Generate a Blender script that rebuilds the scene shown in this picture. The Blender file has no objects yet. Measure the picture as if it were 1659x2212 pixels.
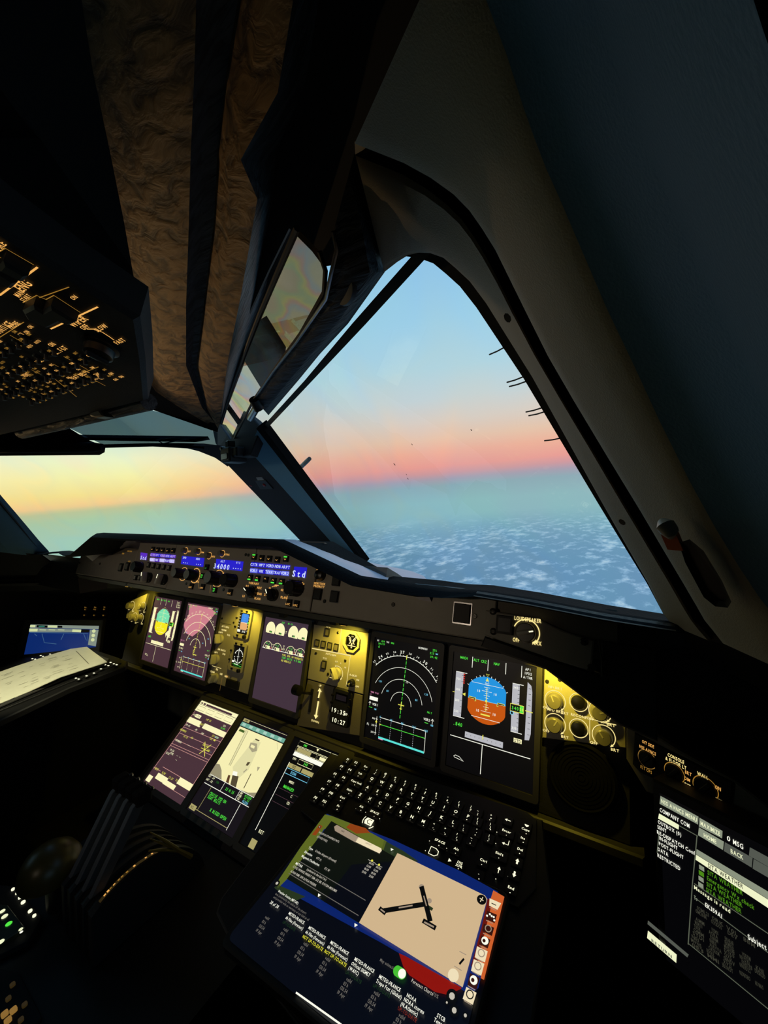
import bpy, math, random
from math import radians, sin, cos, tan, pi, atan2
from mathutils import Vector, Matrix
from mathutils.geometry import tessellate_polygon
random.seed(7)
S = bpy.context.scene
COL = S.collection

# ---------------------------------------------------------------- camera
# metres; x = right, y = forward, z = up; origin = centre of the middle engine display
IW, IH, FPX = 1659.0, 2212.0, 847.9
YAW, PITCH, ROLL = .5453, -.0256, .026
EYE = Vector((.7559, -.7114, .4044))
_f = Vector((-sin(YAW)*cos(PITCH), cos(YAW)*cos(PITCH), sin(PITCH)))
_r0 = Vector((cos(YAW), sin(YAW), 0)); _u0 = _r0.cross(_f)
RT = _r0*cos(ROLL) - _u0*sin(ROLL); UP = _u0*cos(ROLL) + _r0*sin(ROLL); FW = _f
cd = bpy.data.cameras.new('camera'); cam = bpy.data.objects.new('camera', cd); COL.objects.link(cam)
cd.sensor_fit = 'VERTICAL'; cd.sensor_height = 36.0; cd.lens = 36.0*FPX/IH
cd.clip_start = .02; cd.clip_end = 200000
cam.matrix_world = Matrix(((RT.x, UP.x, -FW.x, EYE.x), (RT.y, UP.y, -FW.y, EYE.y), (RT.z, UP.z, -FW.z, EYE.z), (0, 0, 0, 1)))
S.camera = cam
S.view_settings.view_transform = 'Standard'; S.view_settings.look = 'None'
S.view_settings.gamma = 1; S.view_settings.use_curve_mapping = False
S.view_settings.exposure = 0.0

def lin(r, g, b):
    f = lambda c: c/12.92 if c <= .04045 else ((c+.055)/1.055)**2.4
    return (f(r/255), f(g/255), f(b/255), 1)

# ---------------------------------------------------------------- world: dusk sky, warm towards the captain's side
HN = Vector((-tan(radians(1.55)), -tan(radians(4.27)), 1)).normalized()   # earth vertical seen from the pitched, banked aircraft
W = bpy.data.worlds.new('dusk_sky'); S.world = W; W.use_nodes = True
nt = W.node_tree; N = nt.nodes; L = nt.links; N.clear()
def nd(t, **k):
    n = N.new(t)
    for a, b in k.items(): setattr(n, a, b)
    return n
tc = nd('ShaderNodeTexCoord')
dot = nd('ShaderNodeVectorMath', operation='DOT_PRODUCT'); dot.inputs[1].default_value = HN
L.new(tc.outputs['Generated'], dot.inputs[0])
asn = nd('ShaderNodeMath', operation='ARCSINE'); L.new(dot.outputs['Value'], asn.inputs[0])
sep = nd('ShaderNodeSeparateXYZ'); L.new(tc.outputs['Generated'], sep.inputs[0])
az = nd('ShaderNodeMath', operation='ARCTAN2'); L.new(sep.outputs['X'], az.inputs[0]); L.new(sep.outputs['Y'], az.inputs[1])
def mrange(src, a, b):
    m = nd('ShaderNodeMapRange'); m.inputs[1].default_value = a; m.inputs[2].default_value = b
    L.new(src, m.inputs[0]); return m.outputs[0]
elf = mrange(asn.outputs[0], radians(-20), radians(60))
azf = mrange(az.outputs[0], radians(-64), radians(-40))
def ramp(src, stops):
    r = nd('ShaderNodeValToRGB'); e = r.color_ramp.elements
    for i, (d, c) in enumerate(stops):
        p = (d+20)/80
        x = e[i] if i < 2 else e.new(p)
        x.position = p; x.color = lin(*c)
    L.new(src, r.inputs[0]); return r.outputs[0]
right = ramp(elf, [(-20, (112, 158, 182)), (-12, (128, 172, 190)), (-7, (142, 190, 198)), (-3.5, (146, 192, 196)), (-1.2, (146, 178, 188)),
                   (-.2, (172, 165, 182)), (.6, (212, 160, 166)), (1.6, (240, 164, 156)), (3.6, (246, 182, 160)), (5.5, (240, 202, 176)),
                   (8, (226, 213, 200)), (11, (204, 218, 220)), (15, (182, 219, 232)), (21, (165, 213, 236)), (28, (150, 202, 236)), (38, (124, 178, 222)), (60, (100, 152, 204))])
left = ramp(elf, [(-20, (140, 180, 182)), (-7, (160, 205, 196)), (-3.5, (170, 210, 190)), (-1.2, (178, 208, 172)), (-.2, (196, 204, 158)),
                  (.4, (252, 212, 150)), (1.6, (255, 231, 150)), (3.6, (255, 247, 178)), (5.5, (246, 250, 206)), (8, (216, 240, 220)),
                  (14, (196, 226, 224)), (25, (160, 206, 222)), (40, (120, 174, 206)), (60, (100, 152, 204))])
mx = nd('ShaderNodeMix', data_type='RGBA'); L.new(azf, mx.inputs[0]); L.new(left, mx.inputs[6]); L.new(right, mx.inputs[7])
bg = nd('ShaderNodeBackground'); bg.inputs[1].default_value = 1.0; L.new(mx.outputs[2], bg.inputs[0])
wo = nd('ShaderNodeOutputWorld'); L.new(bg.outputs[0], wo.inputs[0])

# low sun added behind the aircraft to brighten the cloud tops
sun_l = bpy.data.lights.new('sun', 'SUN'); sun_l.energy = 6.5; sun_l.color = (1, .93, .86); sun_l.angle = radians(1)
sun = bpy.data.objects.new('sun', sun_l); COL.objects.link(sun)
sun.rotation_euler = (-Vector((-.25, -1, .02))).to_track_quat('-Z', 'Y').to_euler()

# ---------------------------------------------------------------- materials
MATS = {}
def mat(name, col, rough=.6, metal=0, emit=None, es=1.0, bump=None, spec=.5, coat=0, var=None):
    m = bpy.data.materials.new(name); m.use_nodes = True; t = m.node_tree; b = t.nodes['Principled BSDF']
    b.inputs['Base Color'].default_value = lin(*col); b.inputs['Roughness'].default_value = rough
    b.inputs['Metallic'].default_value = metal; b.inputs['Specular IOR Level'].default_value = spec
    b.inputs['Coat Weight'].default_value = coat
    if emit:
        b.inputs['Emission Color'].default_value = lin(*emit); b.inputs['Emission Strength'].default_value = es
        m.cycles.emission_sampling = 'NONE'
    if bump or var:
        co = t.nodes.new('ShaderNodeTexCoord'); nz = t.nodes.new('ShaderNodeTexNoise')
        sc, st = bump or (60, .1)
        nz.inputs['Scale'].default_value = sc; nz.inputs['Detail'].default_value = 3
        t.links.new(co.outputs['Object'], nz.inputs['Vector'])
        if bump:
            bp = t.nodes.new('ShaderNodeBump'); bp.inputs['Strength'].default_value = st; bp.inputs['Distance'].default_value = .002
            t.links.new(nz.outputs['Fac'], bp.inputs['Height']); t.links.new(bp.outputs[0], b.inputs['Normal'])
        if var:
            n2 = t.nodes.new('ShaderNodeTexNoise'); n2.inputs['Scale'].default_value = var[0]; n2.inputs['Detail'].default_value = 4
            t.links.new(co.outputs['Object'], n2.inputs['Vector'])
            mx = t.nodes.new('ShaderNodeMix'); mx.data_type = 'RGBA'
            mx.inputs[6].default_value = lin(*col); mx.inputs[7].default_value = lin(*var[1])
            t.links.new(n2.outputs['Fac'], mx.inputs[0]); t.links.new(mx.outputs[2], b.inputs['Base Color'])
    MATS[name] = m
    return m
def glow(name, col, s=1.0, sample=False):
    m = mat(name, (4, 4, 4), .4, emit=col, es=s)
    if sample: m.cycles.emission_sampling = 'AUTO'
    return m
mat('shell', (16, 16, 17), .9)
mat('black', (10, 10, 11), .55)
mat('rubber', (12, 12, 12), .85, bump=(240, .3), spec=.15)
mat('charcoal', (38, 38, 40), .7, bump=(420, .15), spec=.25)
mat('panel_grey', (164, 158, 146), .6, bump=(700, .12), var=(35, (150, 145, 134)))
mat('orange_tag', (190, 84, 24), .7)
mat('bezel_grey', (58, 57, 56), .45)
mat('lining_warm_lit', (150, 140, 120), .75, bump=(900, .2), var=(12, (138, 129, 110)))  # same blue-grey lining beside the glass; warm window light put into the colour
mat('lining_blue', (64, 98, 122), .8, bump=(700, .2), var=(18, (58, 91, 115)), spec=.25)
mat('glare_top', (232, 228, 238), .34, bump=(300, .05), var=(30, (214, 210, 224)))
mat('frame_olive', (40, 40, 32), .6); mat('dirt', (60, 58, 54), .9); mat('post_lit', (98, 142, 162), .8, bump=(700, .15), spec=.2)
mat('leather', (122, 86, 52), .6, bump=(120, .9), var=(160, (40, 28, 18)))
mat('panel_dark', (112, 106, 94), .6, bump=(600, .15))
mat('glare_lip', (15, 14, 13), .85, bump=(260, .35), spec=.12)
mat('knob_black', (14, 14, 15), .35)
mat('knob_grey', (120, 116, 104), .35)
mat('knob_light', (176, 172, 158), .4)
mat('metal', (150, 150, 152), .25, 1)
mat('dark_metal', (58, 56, 52), .35, 1)
mat('screw', (70, 68, 64), .35, .8)
mat('paper', (226, 226, 206), .8, var=(60, (210, 210, 190)))
mat('ink', (120, 118, 104), .8)
mat('red_lens', (120, 18, 12), .25)
mat('screen_glass', (6, 6, 8), .12)
glow('lbl_amber', (240, 176, 92), 1.0); glow('lbl_yellow', (255, 232, 150), 1.1); glow('lbl_dim', (150, 112, 52), .8)
glow('lbl_gold', (170, 124, 48), .8); glow('lbl_white', (255, 252, 214), 1.15)
glow('w', (252, 252, 236), 1.0); glow('wy', (255, 252, 206), 1.0); glow('gr', (84, 232, 70), 1.0); glow('grd', (46, 120, 40), .9)
glow('cy', (92, 226, 216), 1.0); glow('cyb', (120, 205, 235), 1.0); glow('yl', (236, 230, 90), 1.0); glow('mg', (240, 150, 190), 1.0)
glow('rd', (214, 50, 40), 1.0); glow('tape', (184, 184, 190), 1.0); glow('sky_blue', (24, 146, 222), 1.0); glow('earth', (196, 84, 10), 1.0)
glow('scr_black', (5, 5, 7), 1.0); glow('scr_purple', (74, 50, 58), 1.0); glow('scr_dim', (22, 16, 22), 1.0)
glow('fcu_blue', (34, 26, 200), 1.0); glow('fcu_blue_l', (96, 104, 230), 1.0); glow('fcu_txt', (214, 226, 255), 1.0); glow('fcu_violet', (88, 44, 190), 1.0); glow('fcu_pale', (190, 170, 240), 1.0)
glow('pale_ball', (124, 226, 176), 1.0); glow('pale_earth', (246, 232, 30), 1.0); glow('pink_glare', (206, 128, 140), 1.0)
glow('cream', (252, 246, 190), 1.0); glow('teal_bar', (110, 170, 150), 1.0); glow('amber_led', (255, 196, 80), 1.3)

mat('key_black', (22, 22, 22), .5); mat('lever_grey', (70, 72, 78), .5); mat('brass', (120, 100, 30), .5); mat('olive', (70, 62, 26), .35); mat('olive_scr', (60, 62, 44), .4); glow('scale_dim', (44, 34, 14), 1.0)

def glass_mat(name, tint, rough=.0, refl=.06, noise=None):
    """thin transparent sheet: transmitted tint plus fresnel reflection"""
    m = bpy.data.materials.new(name); m.use_nodes = True; t = m.node_tree; t.nodes.clear()
    o = t.nodes.new('ShaderNodeOutputMaterial'); mix = t.nodes.new('ShaderNodeMixShader')
    tr = t.nodes.new('ShaderNodeBsdfTransparent'); gl = t.nodes.new('ShaderNodeBsdfGlossy'); fr = t.nodes.new('ShaderNodeFresnel')
    fr.inputs['IOR'].default_value = 1.45; gl.inputs['Roughness'].default_value = rough
    mu = t.nodes.new('ShaderNodeMath'); mu.operation = 'MULTIPLY'; mu.inputs[1].default_value = refl
    t.links.new(fr.outputs[0], mu.inputs[0]); t.links.new(mu.outputs[0], mix.inputs[0])
    tr.inputs[0].default_value = tint
    if noise:
        sc, stops = noise
        co = t.nodes.new('ShaderNodeTexCoord'); mp = t.nodes.new('ShaderNodeMapping'); mp.inputs['Scale'].default_value = sc
        nz = t.nodes.new('ShaderNodeTexNoise'); nz.inputs['Scale'].default_value = 1; nz.inputs['Detail'].default_value = 1.5
        rp = t.nodes.new('ShaderNodeValToRGB'); e = rp.color_ramp.elements
        for i, (p, c) in enumerate(stops):
            x = e[i] if i < 2 else e.new(p)
            x.position = p; x.color = c
        t.links.new(co.outputs['Object'], mp.inputs[0]); t.links.new(mp.outputs[0], nz.inputs['Vector'])
        t.links.new(nz.outputs['Fac'], rp.inputs[0]); t.links.new(rp.outputs[0], tr.inputs[0])
    t.links.new(tr.outputs[0], mix.inputs[1]); t.links.new(gl.outputs[0], mix.inputs[2]); t.links.new(mix.outputs[0], o.inputs[0])
    MATS[name] = m
    return m
glass_mat('pane', (.97, .98, .97, 1), 0, 1.0, ((7, 2.2, 7), [(.3, (1, .95, .97, 1)), (.42, (.96, 1, .97, 1)), (.52, (.93, .97, 1, 1)), (.6, (1, .97, .94, 1)), (.72, (.95, .97, 1, 1))]))
glass_mat('visor_tint', (.13, .19, .23, 1), .05, .3)
def irid(name, trans, k, scale):
    """clear sheet with coloured stress bands in what it lets through and a little gloss"""
    m = bpy.data.materials.new(name); m.use_nodes = True; t = m.node_tree; t.nodes.clear(); n = t.nodes.new; K = t.links.new
    o = n('ShaderNodeOutputMaterial'); mix = n('ShaderNodeMixShader'); tr = n('ShaderNodeBsdfTransparent'); g = n('ShaderNodeBsdfGlossy')
    g.inputs['Roughness'].default_value = .09; mix.inputs[0].default_value = 1-trans; g.inputs[0].default_value = (.5, .5, .5, 1)
    co = n('ShaderNodeTexCoord'); mp = n('ShaderNodeMapping'); mp.inputs['Scale'].default_value = scale
    wv = n('ShaderNodeTexNoise'); wv.inputs['Scale'].default_value = .9; wv.inputs['Detail'].default_value = 4; wv.inputs['Roughness'].default_value = .35; wv.inputs['Distortion'].default_value = .5
    rp = n('ShaderNodeValToRGB'); e = rp.color_ramp.elements
    for i, (p, c) in enumerate([(.25, (.95, .80, .72)), (.38, (.86, .74, .62)), (.44, (.74, .84, .62)), (.48, (.98, .9, .5)), (.52, (.98, .66, .66)), (.56, (.72, .76, .9)), (.62, (.9, .82, .7)), (.8, (1, .86, .74))]):
        x = e[i] if i < 2 else e.new(p)
        x.position = p; x.color = (c[0]*k[0], c[1]*k[1], c[2]*k[2], 1)
    K(co.outputs['Object'], mp.inputs[0]); K(mp.outputs[0], wv.inputs['Vector']); K(wv.outputs['Fac'], rp.inputs[0])
    K(rp.outputs[0], tr.inputs[0]); K(tr.outputs[0], mix.inputs[1]); K(g.outputs[0], mix.inputs[2]); K(mix.outputs[0], o.inputs[0])
    MATS[name] = m
irid('visor_irid', .9, (1, .82, .72), (8, 8, 8)); irid('visor_reflect', .92, (.62, .36, .22), (10, 26, 26)); glass_mat('visor_back', (.98, .98, .96, 1), .05, .3)

# ---------------------------------------------------------------- helpers
def ray(px, py): return FW + RT*((px-IW/2)/FPX) - UP*((py-IH/2)/FPX)
def at(px, py, n, p):
    d = ray(px, py); n = Vector(n)
    return EYE + d*(n.dot(Vector(p)-EYE)/n.dot(d))
class Fr:
    """a panel plane: origin o, in-plane axes x (right) and y (up), normal z towards the pilots"""
    def __init__(s, o, x, y):
        s.o = Vector(o); s.x = Vector(x).normalized(); s.z = s.x.cross(Vector(y)).normalized(); s.y = s.z.cross(s.x)
        s.M = Matrix(((s.x.x, s.y.x, s.z.x, s.o.x), (s.x.y, s.y.y, s.z.y, s.o.y), (s.x.z, s.y.z, s.z.z, s.o.z), (0, 0, 0, 1)))
    def uv(s, px, py, h=0):
        p = at(px, py, s.z, s.o+s.z*h)-s.o
        return (p.dot(s.x), p.dot(s.y))
    def at(s, u, v, h=0): return s.o + s.x*u + s.y*v + s.z*h
    def sub(s, u, v, h=0): return Fr(s.at(u, v, h), s.x, s.y)
GL = {}
def glyph(ch):
    if ch in GL: return GL[ch]
    c = bpy.data.curves.new('g', 'FONT'); c.body = ch; c.size = 1; c.resolution_u = 2; c.offset = .018
    o = bpy.data.objects.new('g', c); me = bpy.data.meshes.new_from_object(o)
    vs = [(v.co.x, v.co.y) for v in me.vertices]; fs = [tuple(p.vertices) for p in me.polygons]
    bpy.data.objects.remove(o); bpy.data.curves.remove(c); bpy.data.meshes.remove(me)
    lo = min((v[0] for v in vs), default=0); hi = max((v[0] for v in vs), default=.3)
    GL[ch] = (vs, fs, lo, hi); return GL[ch]
def circ(u, v, r, n=24, a0=0, a1=2*pi, ry=None):
    ry = ry or r
    k = n if abs(a1-a0-2*pi) < 1e-6 else n+1
    return [(u+r*cos(a0+(a1-a0)*i/n), v+ry*sin(a0+(a1-a0)*i/n)) for i in range(k)]
def rrect(u, v, w, h, r=.002, n=3):
    r = min(r, w/2, h/2); o = []
    for cx, cy, a in ((u+w/2-r, v+h/2-r, 0), (u-w/2+r, v+h/2-r, pi/2), (u-w/2+r, v-h/2+r, pi), (u+w/2-r, v-h/2+r, 1.5*pi)):
        for i in range(n+1): o.append((cx+r*cos(a+pi/2*i/n), cy+r*sin(a+pi/2*i/n)))
    return o
class MB:
    def __init__(s): s.v = []; s.f = []; s.m = []; s.ml = []; s.T = None
    def mi(s, m):
        if m not in s.ml: s.ml.append(m)
        return s.ml.index(m)
    def add(s, vs, fs, m):
        b = len(s.v); k = s.mi(m)
        s.v += [tuple(s.T @ Vector(v)) if s.T else tuple(v) for v in vs]
        for f in fs: s.f.append(tuple(b+i for i in f)); s.m.append(k)
        return s
    def face(s, pts, m): return s.add(pts, [tuple(range(len(pts)))], m)
    def flat(s, pts, z, m):
        tr = tessellate_polygon([[Vector((p[0], p[1], 0)) for p in pts]])
        fs = []
        for t in tr:
            a, b, c = (pts[i] for i in t)
            fs.append(t if (b[0]-a[0])*(c[1]-a[1])-(b[1]-a[1])*(c[0]-a[0]) > 0 else (t[0], t[2], t[1]))
        return s.add([(p[0], p[1], z) for p in pts], fs, m)
    def prism(s, pts, z0, z1, m, ch=0, top=None):
        """solid of an outline; ch = chamfer inset at the top"""
        n = len(pts); ar = sum(pts[i][0]*pts[(i+1) % n][1]-pts[(i+1) % n][0]*pts[i][1] for i in range(n))
        if ar < 0: pts = pts[::-1]
        rings = [(pts, z0)]
        if ch:
            ins = []
            for i in range(n):
                a, b, c = Vector(pts[i-1]), Vector(pts[i]), Vector(pts[(i+1) % n])
                e1 = (b-a).normalized(); e2 = (c-b).normalized(); nn = Vector((-e1.y-e2.y, e1.x+e2.x))
                k = nn.length
                nn = nn/k if k > 1e-6 else Vector((-e1.y, e1.x))
                ins.append(tuple(b+nn*min(ch/max(.5, abs(nn.dot(Vector((-e1.y, e1.x))))), ch*2)))
            rings += [(pts, z1-ch), (ins, z1)]
        else: rings.append((pts, z1))
        vs = [(p[0], p[1], z) for r, z in rings for p in r]; fs = []
        for k in range(len(rings)-1):
            for i in range(n): fs.append((k*n+i, k*n+(i+1) % n, (k+1)*n+(i+1) % n, (k+1)*n+i))
        s.add(vs, fs, m)
        s.flat(rings[-1][0], z1, top or m)
        b = s.flat(rings[0][0], z0, m); return b
    def box(s, u, v, w, h, z0, z1, m, ch=0, r=0, top=None):
        return s.prism(rrect(u, v, w, h, r) if r else [(u-w/2, v-h/2), (u+w/2, v-h/2), (u+w/2, v+h/2), (u-w/2, v+h/2)], z0, z1, m, ch, top)
    def cyl(s, u, v, r, z0, z1, m, n=24, ch=0, top=None): return s.prism(circ(u, v, r, n), z0, z1, m, ch, top)
    def rect(s, x0, y0, x1, y1, z, m): return s.add([(x0, y0, z), (x1, y0, z), (x1, y1, z), (x0, y1, z)], [(0, 1, 2, 3)], m)
    def line(s, pts, w, z, m, closed=False):
        """flat stroke through 2d points"""
        n = len(pts); vs = []; fs = []
        for i in range(n):
            p = Vector(pts[i]); a = Vector(pts[(i-1) % n] if (i or closed) else pts[0]); b = Vector(pts[(i+1) % n] if (i < n-1 or closed) else pts[-1])
            d = (b-a).normalized(); q = Vector((-d.y, d.x))*w/2
            vs += [(p.x+q.x, p.y+q.y, z), (p.x-q.x, p.y-q.y, z)]
        for i in range(n if closed else n-1):
            j = (i+1) % n; fs.append((2*i+1, 2*j+1, 2*j, 2*i))
        return s.add(vs, fs, m)
    def ring(s, pts, hole, z0, z1, m, inner=None):
        """frame: outline with a hole of the same point count"""
        n = len(pts); vs = [(p[0], p[1], z) for z in (z0, z1) for r in (pts, hole) for p in r]; fs = []
        for i in range(n):
            j = (i+1) % n
            fs += [(2*n+i, 2*n+j, 3*n+j, 3*n+i), (i, j, 2*n+j, 2*n+i), (n+j, n+i, 3*n+i, 3*n+j), (i, n+i, n+j, j)]
        return s.add(vs, fs, m)
    def tube(s, path, r, m, n=10, caps=True):
        P = [Vector(p) for p in path]; vs = []; fs = []; q = None
        for i, p in enumerate(P):
            d = (P[min(i+1, len(P)-1)]-P[max(i-1, 0)]).normalized()
            if q is None: q = d.orthogonal().normalized()
            q = (q-d*q.dot(d)).normalized(); w = d.cross(q); rr = r[i] if isinstance(r, (list, tuple)) else r
            vs += [p+(q*cos(2*pi*k/n)+w*sin(2*pi*k/n))*rr for k in range(n)]
        for i in range(len(P)-1):
            for k in range(n): fs.append((i*n+k, i*n+(k+1) % n, (i+1)*n+(k+1) % n, (i+1)*n+k))
        if caps: fs += [tuple(range(n))[::-1], tuple((len(P)-1)*n+k for k in range(n))]
        return s.add(vs, fs, m)
    def lathe(s, u, v, prof, m, n=24):
        vs = [(u+r*cos(2*pi*k/n), v+r*sin(2*pi*k/n), z) for r, z in prof for k in range(n)]; fs = []
        for i in range(len(prof)-1):
            for k in range(n): fs.append((i*n+k, i*n+(k+1) % n, (i+1)*n+(k+1) % n, (i+1)*n+k))
        fs.append(tuple((len(prof)-1)*n+k for k in range(n)))
        return s.add(vs, fs, m)
    def grid(s, rows, m):
        """rows of 3d points -> quads"""
        n = len(rows[0]); fs = []
        for i in range(len(rows)-1):
            for k in range(n-1): fs.append((i*n+k, i*n+k+1, (i+1)*n+k+1, (i+1)*n+k))
        return s.add([p for r in rows for p in r], fs, m)
    def text(s, t, u, v, h, m, z=0, al='c', mono=0, rot=0, sx=1, sy=1, sk=0):
        k = h/.72; x = 0; out = []
        for ch in t:
            if ch == ' ': x += mono or .34; continue
            vs, fs, lo, hi = glyph(ch)
            if mono: out.append((x+(mono-(hi-lo))/2-lo, vs, fs)); x += mono
            else: out.append((x-lo, vs, fs)); x += hi-lo+.13
        if not mono: x -= .13
        o = {'c': -x/2, 'l': 0, 'r': -x}[al]; c, sn = cos(rot), sin(rot)
        for dx, vs, fs in out:
            q = []
            for a, b in vs:
                X = (a+dx+o)*k*sx + (b-.36)*k*sk; Y = (b-.36)*k*sy
                q.append((u+X*c-Y*sn, v+X*sn+Y*c, z))
            s.add(q, fs, m)
        return s
    def fit(s, t, p0, p1, h, m, z=0):
        """text stretched to run from p0 to p1"""
        n0 = len(s.v); s.text(t, 0, 0, h, m, 0, 'l'); q = [Vector(v[:2]) for v in s.v[n0:]]
        w = max(v.x for v in q); d = Vector(p1)-Vector(p0); sx = d.length/w; e = d.normalized(); g = Vector((-e.y, e.x))
        for i, v in enumerate(q): r = Vector(p0)+e*v.x*sx+g*v.y; s.v[n0+i] = (r.x, r.y, z)
        return s
    def mesh(s, name, angle=35):
        me = bpy.data.meshes.new(name); me.from_pydata(s.v, [], s.f)
        for m in s.ml: me.materials.append(MATS[m])
        me.polygons.foreach_set('material_index', s.m)
        if angle:
            me.polygons.foreach_set('use_smooth', [True]*len(s.f)); me.set_sharp_from_angle(angle=radians(angle))
        me.update(); return me
def obj(name, mb, parent=None, loc=None, rot=0, label=None, angle=35):
    me = mb if isinstance(mb, bpy.types.Mesh) else mb.mesh(name, angle)
    o = bpy.data.objects.new(name, me); COL.objects.link(o); o.parent = parent
    if loc: o.location = loc
    if rot: o.rotation_euler = (0, 0, rot)
    if label: o['label'] = label
    if name in PRINT: o['kind'] = 'stuff'     # flat print: lettering and line symbols
    return o
PRINT = {'legends', 'legend', 'lettering', 'symbology', 'page_layout', 'frame_lines', 'print', 'digits', 'markings', 'lit_scale', 'markers', 'map_picture', 'camera_picture', 'engine_gauges', 'vertical_profile', 'runway_diagram', 'lit_keys', 'speed_tape', 'altitude_tape'}
def tag(o, label, cat, group=None, kind=None):
    if label: o['label'] = label
    if cat: o['category'] = cat
    if group: o['group'] = group
    if kind: o['kind'] = kind
    return o
def thing(name, label, cat, fr=None, group=None):
    o = bpy.data.objects.new(name, None); COL.objects.link(o); o.empty_display_size = .02
    if fr: o.matrix_world = fr.M
    return tag(o, label, cat, group)
def struct(name, mb, parent=None, **k):
    o = obj(name, mb, parent, **k)
    if parent is None: o['kind'] = 'structure'
    return o
# ---------------------------------------------------------------- planes measured from the photograph
T1, T2, T3 = .27, .9037, .30
MP = Fr((0, 0, 0), (1, 0, 0), (0, sin(T1), cos(T1)))                  # main instrument panel
LP = Fr((0, -.135, -.2022), (1, 0, 0), (0, sin(T2), cos(T2)))         # pedestal displays
FC = Fr((0, -.188, .281), (1, 0, 0), (0, sin(T3), cos(T3)))           # glareshield control face
WA = Vector((.803, -.236, .285)); WB = Vector((.06, .15, .3))
WE = (WA-WB).normalized(); _h = Vector((-WE.y, WE.x, 0)).normalized()
if _h.y < 0: _h = -_h
WU = (-_h*cos(radians(50))+Vector((0, 0, 1))*sin(radians(50))).normalized()
WN = WE.cross(WU).normalized()                                        # points into the cabin
if WN.y > 0: WN = -WN
def wp(px, py, d=0): return at(px, py, WN, WA+WN*d)                   # point on the windscreen plane, d metres inboard
def wab(p): q = p-WA; return (q.dot(WE), q.dot(WU))
def w3(a, b, d=0): return WA+WE*a+WU*b+WN*d
def mir(p): return Vector((-p[0], p[1], p[2]))

# ---------------------------------------------------------------- cloud deck far below
deck = MB(); R0 = 26000
o_ = -HN*1000; e1 = HN.orthogonal().normalized(); e2 = HN.cross(e1)
rows = []
for r in (0, 1500, 4000, 8000, 14000, R0):
    rows.append([o_+(e1*cos(a)+e2*sin(a))*r for a in [2*pi*k/48 for k in range(49)]])
m = bpy.data.materials.new('cloud_deck'); m.use_nodes = True; t = m.node_tree; b = t.nodes['Principled BSDF']
co = t.nodes.new('ShaderNodeTexCoord'); mp = t.nodes.new('ShaderNodeMapping'); mp.inputs['Scale'].default_value = (1/150, 1/260, 1/150); mp.inputs['Rotation'].default_value = (0, 0, .5)
n1 = t.nodes.new('ShaderNodeTexNoise'); n1.inputs['Scale'].default_value = 1.15; n1.inputs['Detail'].default_value = 5; n1.inputs['Roughness'].default_value = .62
n2 = t.nodes.new('ShaderNodeTexNoise'); n2.inputs['Scale'].default_value = .12; n2.inputs['Detail'].default_value = 2
ad = t.nodes.new('ShaderNodeMath'); ad.operation = 'MULTIPLY_ADD'; ad.inputs[1].default_value = .45
rp = t.nodes.new('ShaderNodeValToRGB'); rp.color_ramp.elements[0].position = .71; rp.color_ramp.elements[1].position = .90
rp.color_ramp.elements[0].color = (.34, .50, .60, 1); rp.color_ramp.elements[1].color = (1, 1, .96, 1)
x_ = rp.color_ramp.elements.new(.80); x_.color = (.58, .72, .80, 1)
ln = t.nodes.new('ShaderNodeVectorMath'); ln.operation = 'LENGTH'
mr = t.nodes.new('ShaderNodeMapRange'); mr.inputs[1].default_value = 3500; mr.inputs[2].default_value = 11500; mr.interpolation_type = 'SMOOTHSTEP'  # deck fades out with distance in place of aerial haze
tr = t.nodes.new('ShaderNodeBsdfTransparent'); ms = t.nodes.new('ShaderNodeMixShader')
K = t.links.new
K(co.outputs['Object'], mp.inputs[0]); K(mp.outputs[0], n1.inputs['Vector']); K(mp.outputs[0], n2.inputs['Vector'])
K(n2.outputs['Fac'], ad.inputs[0]); K(n1.outputs['Fac'], ad.inputs[2]); K(ad.outputs[0], rp.inputs[0]); K(rp.outputs[0], b.inputs['Base Color'])
b.inputs['Roughness'].default_value = 1; b.inputs['Specular IOR Level'].default_value = 0
K(co.outputs['Object'], ln.inputs[0]); K(ln.outputs['Value'], mr.inputs[0])
out = t.nodes['Material Output']; K(mr.outputs[0], ms.inputs[0]); K(b.outputs[0], ms.inputs[1]); K(tr.outputs[0], ms.inputs[2]); K(ms.outputs[0], out.inputs[0])
MATS['cloud_deck'] = m
deck.grid(rows, 'cloud_deck')
tag(obj('cloud_deck', deck, angle=0), 'broken white cloud layer far below the aircraft, blue between the puffs', 'clouds', kind='stuff')

# ---------------------------------------------------------------- cockpit shell
right_edge = [(1478, 1362), (1464, 1350), (1445, 1342), (1432, 1325), (1400, 1260), (1350, 1173), (1300, 1085), (1225, 950), (1150, 815), (1100, 735), (1050, 655), (1015, 608), (985, 580), (958, 557), (930, 547)]
hole3 = [wp(*p) for p in right_edge]
hole3 += [wp(*p) for p in ((880, 540), (716, 572), (692, 538), (642, 486), (596, 585), (556, 678), (532, 735), (503, 815))]+[Vector((.022, -.14, .625)), Vector((.022, -.078, .56))]
hole3 = [w3(*wab(p)) for p in hole3]
hole3 += [w3(*wab(Vector((.055, .19, .25)))), w3(*wab(Vector((.10, .22, .19)))), w3(*wab(Vector((.80, -.2, .21))))]
hole = [wab(p) for p in hole3]
outer = []
for bb, xx in ((-.20, 0), (-.20, 1.15), (1.2, 1.15), (1.2, 0)):
    outer.append(((xx-WA.x-WU.x*bb)/WE.x, bb))
tri = tessellate_polygon([[Vector((p[0], p[1], 0)) for p in outer], [Vector((p[0], p[1], 0)) for p in hole]])
allp = outer+hole
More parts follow.
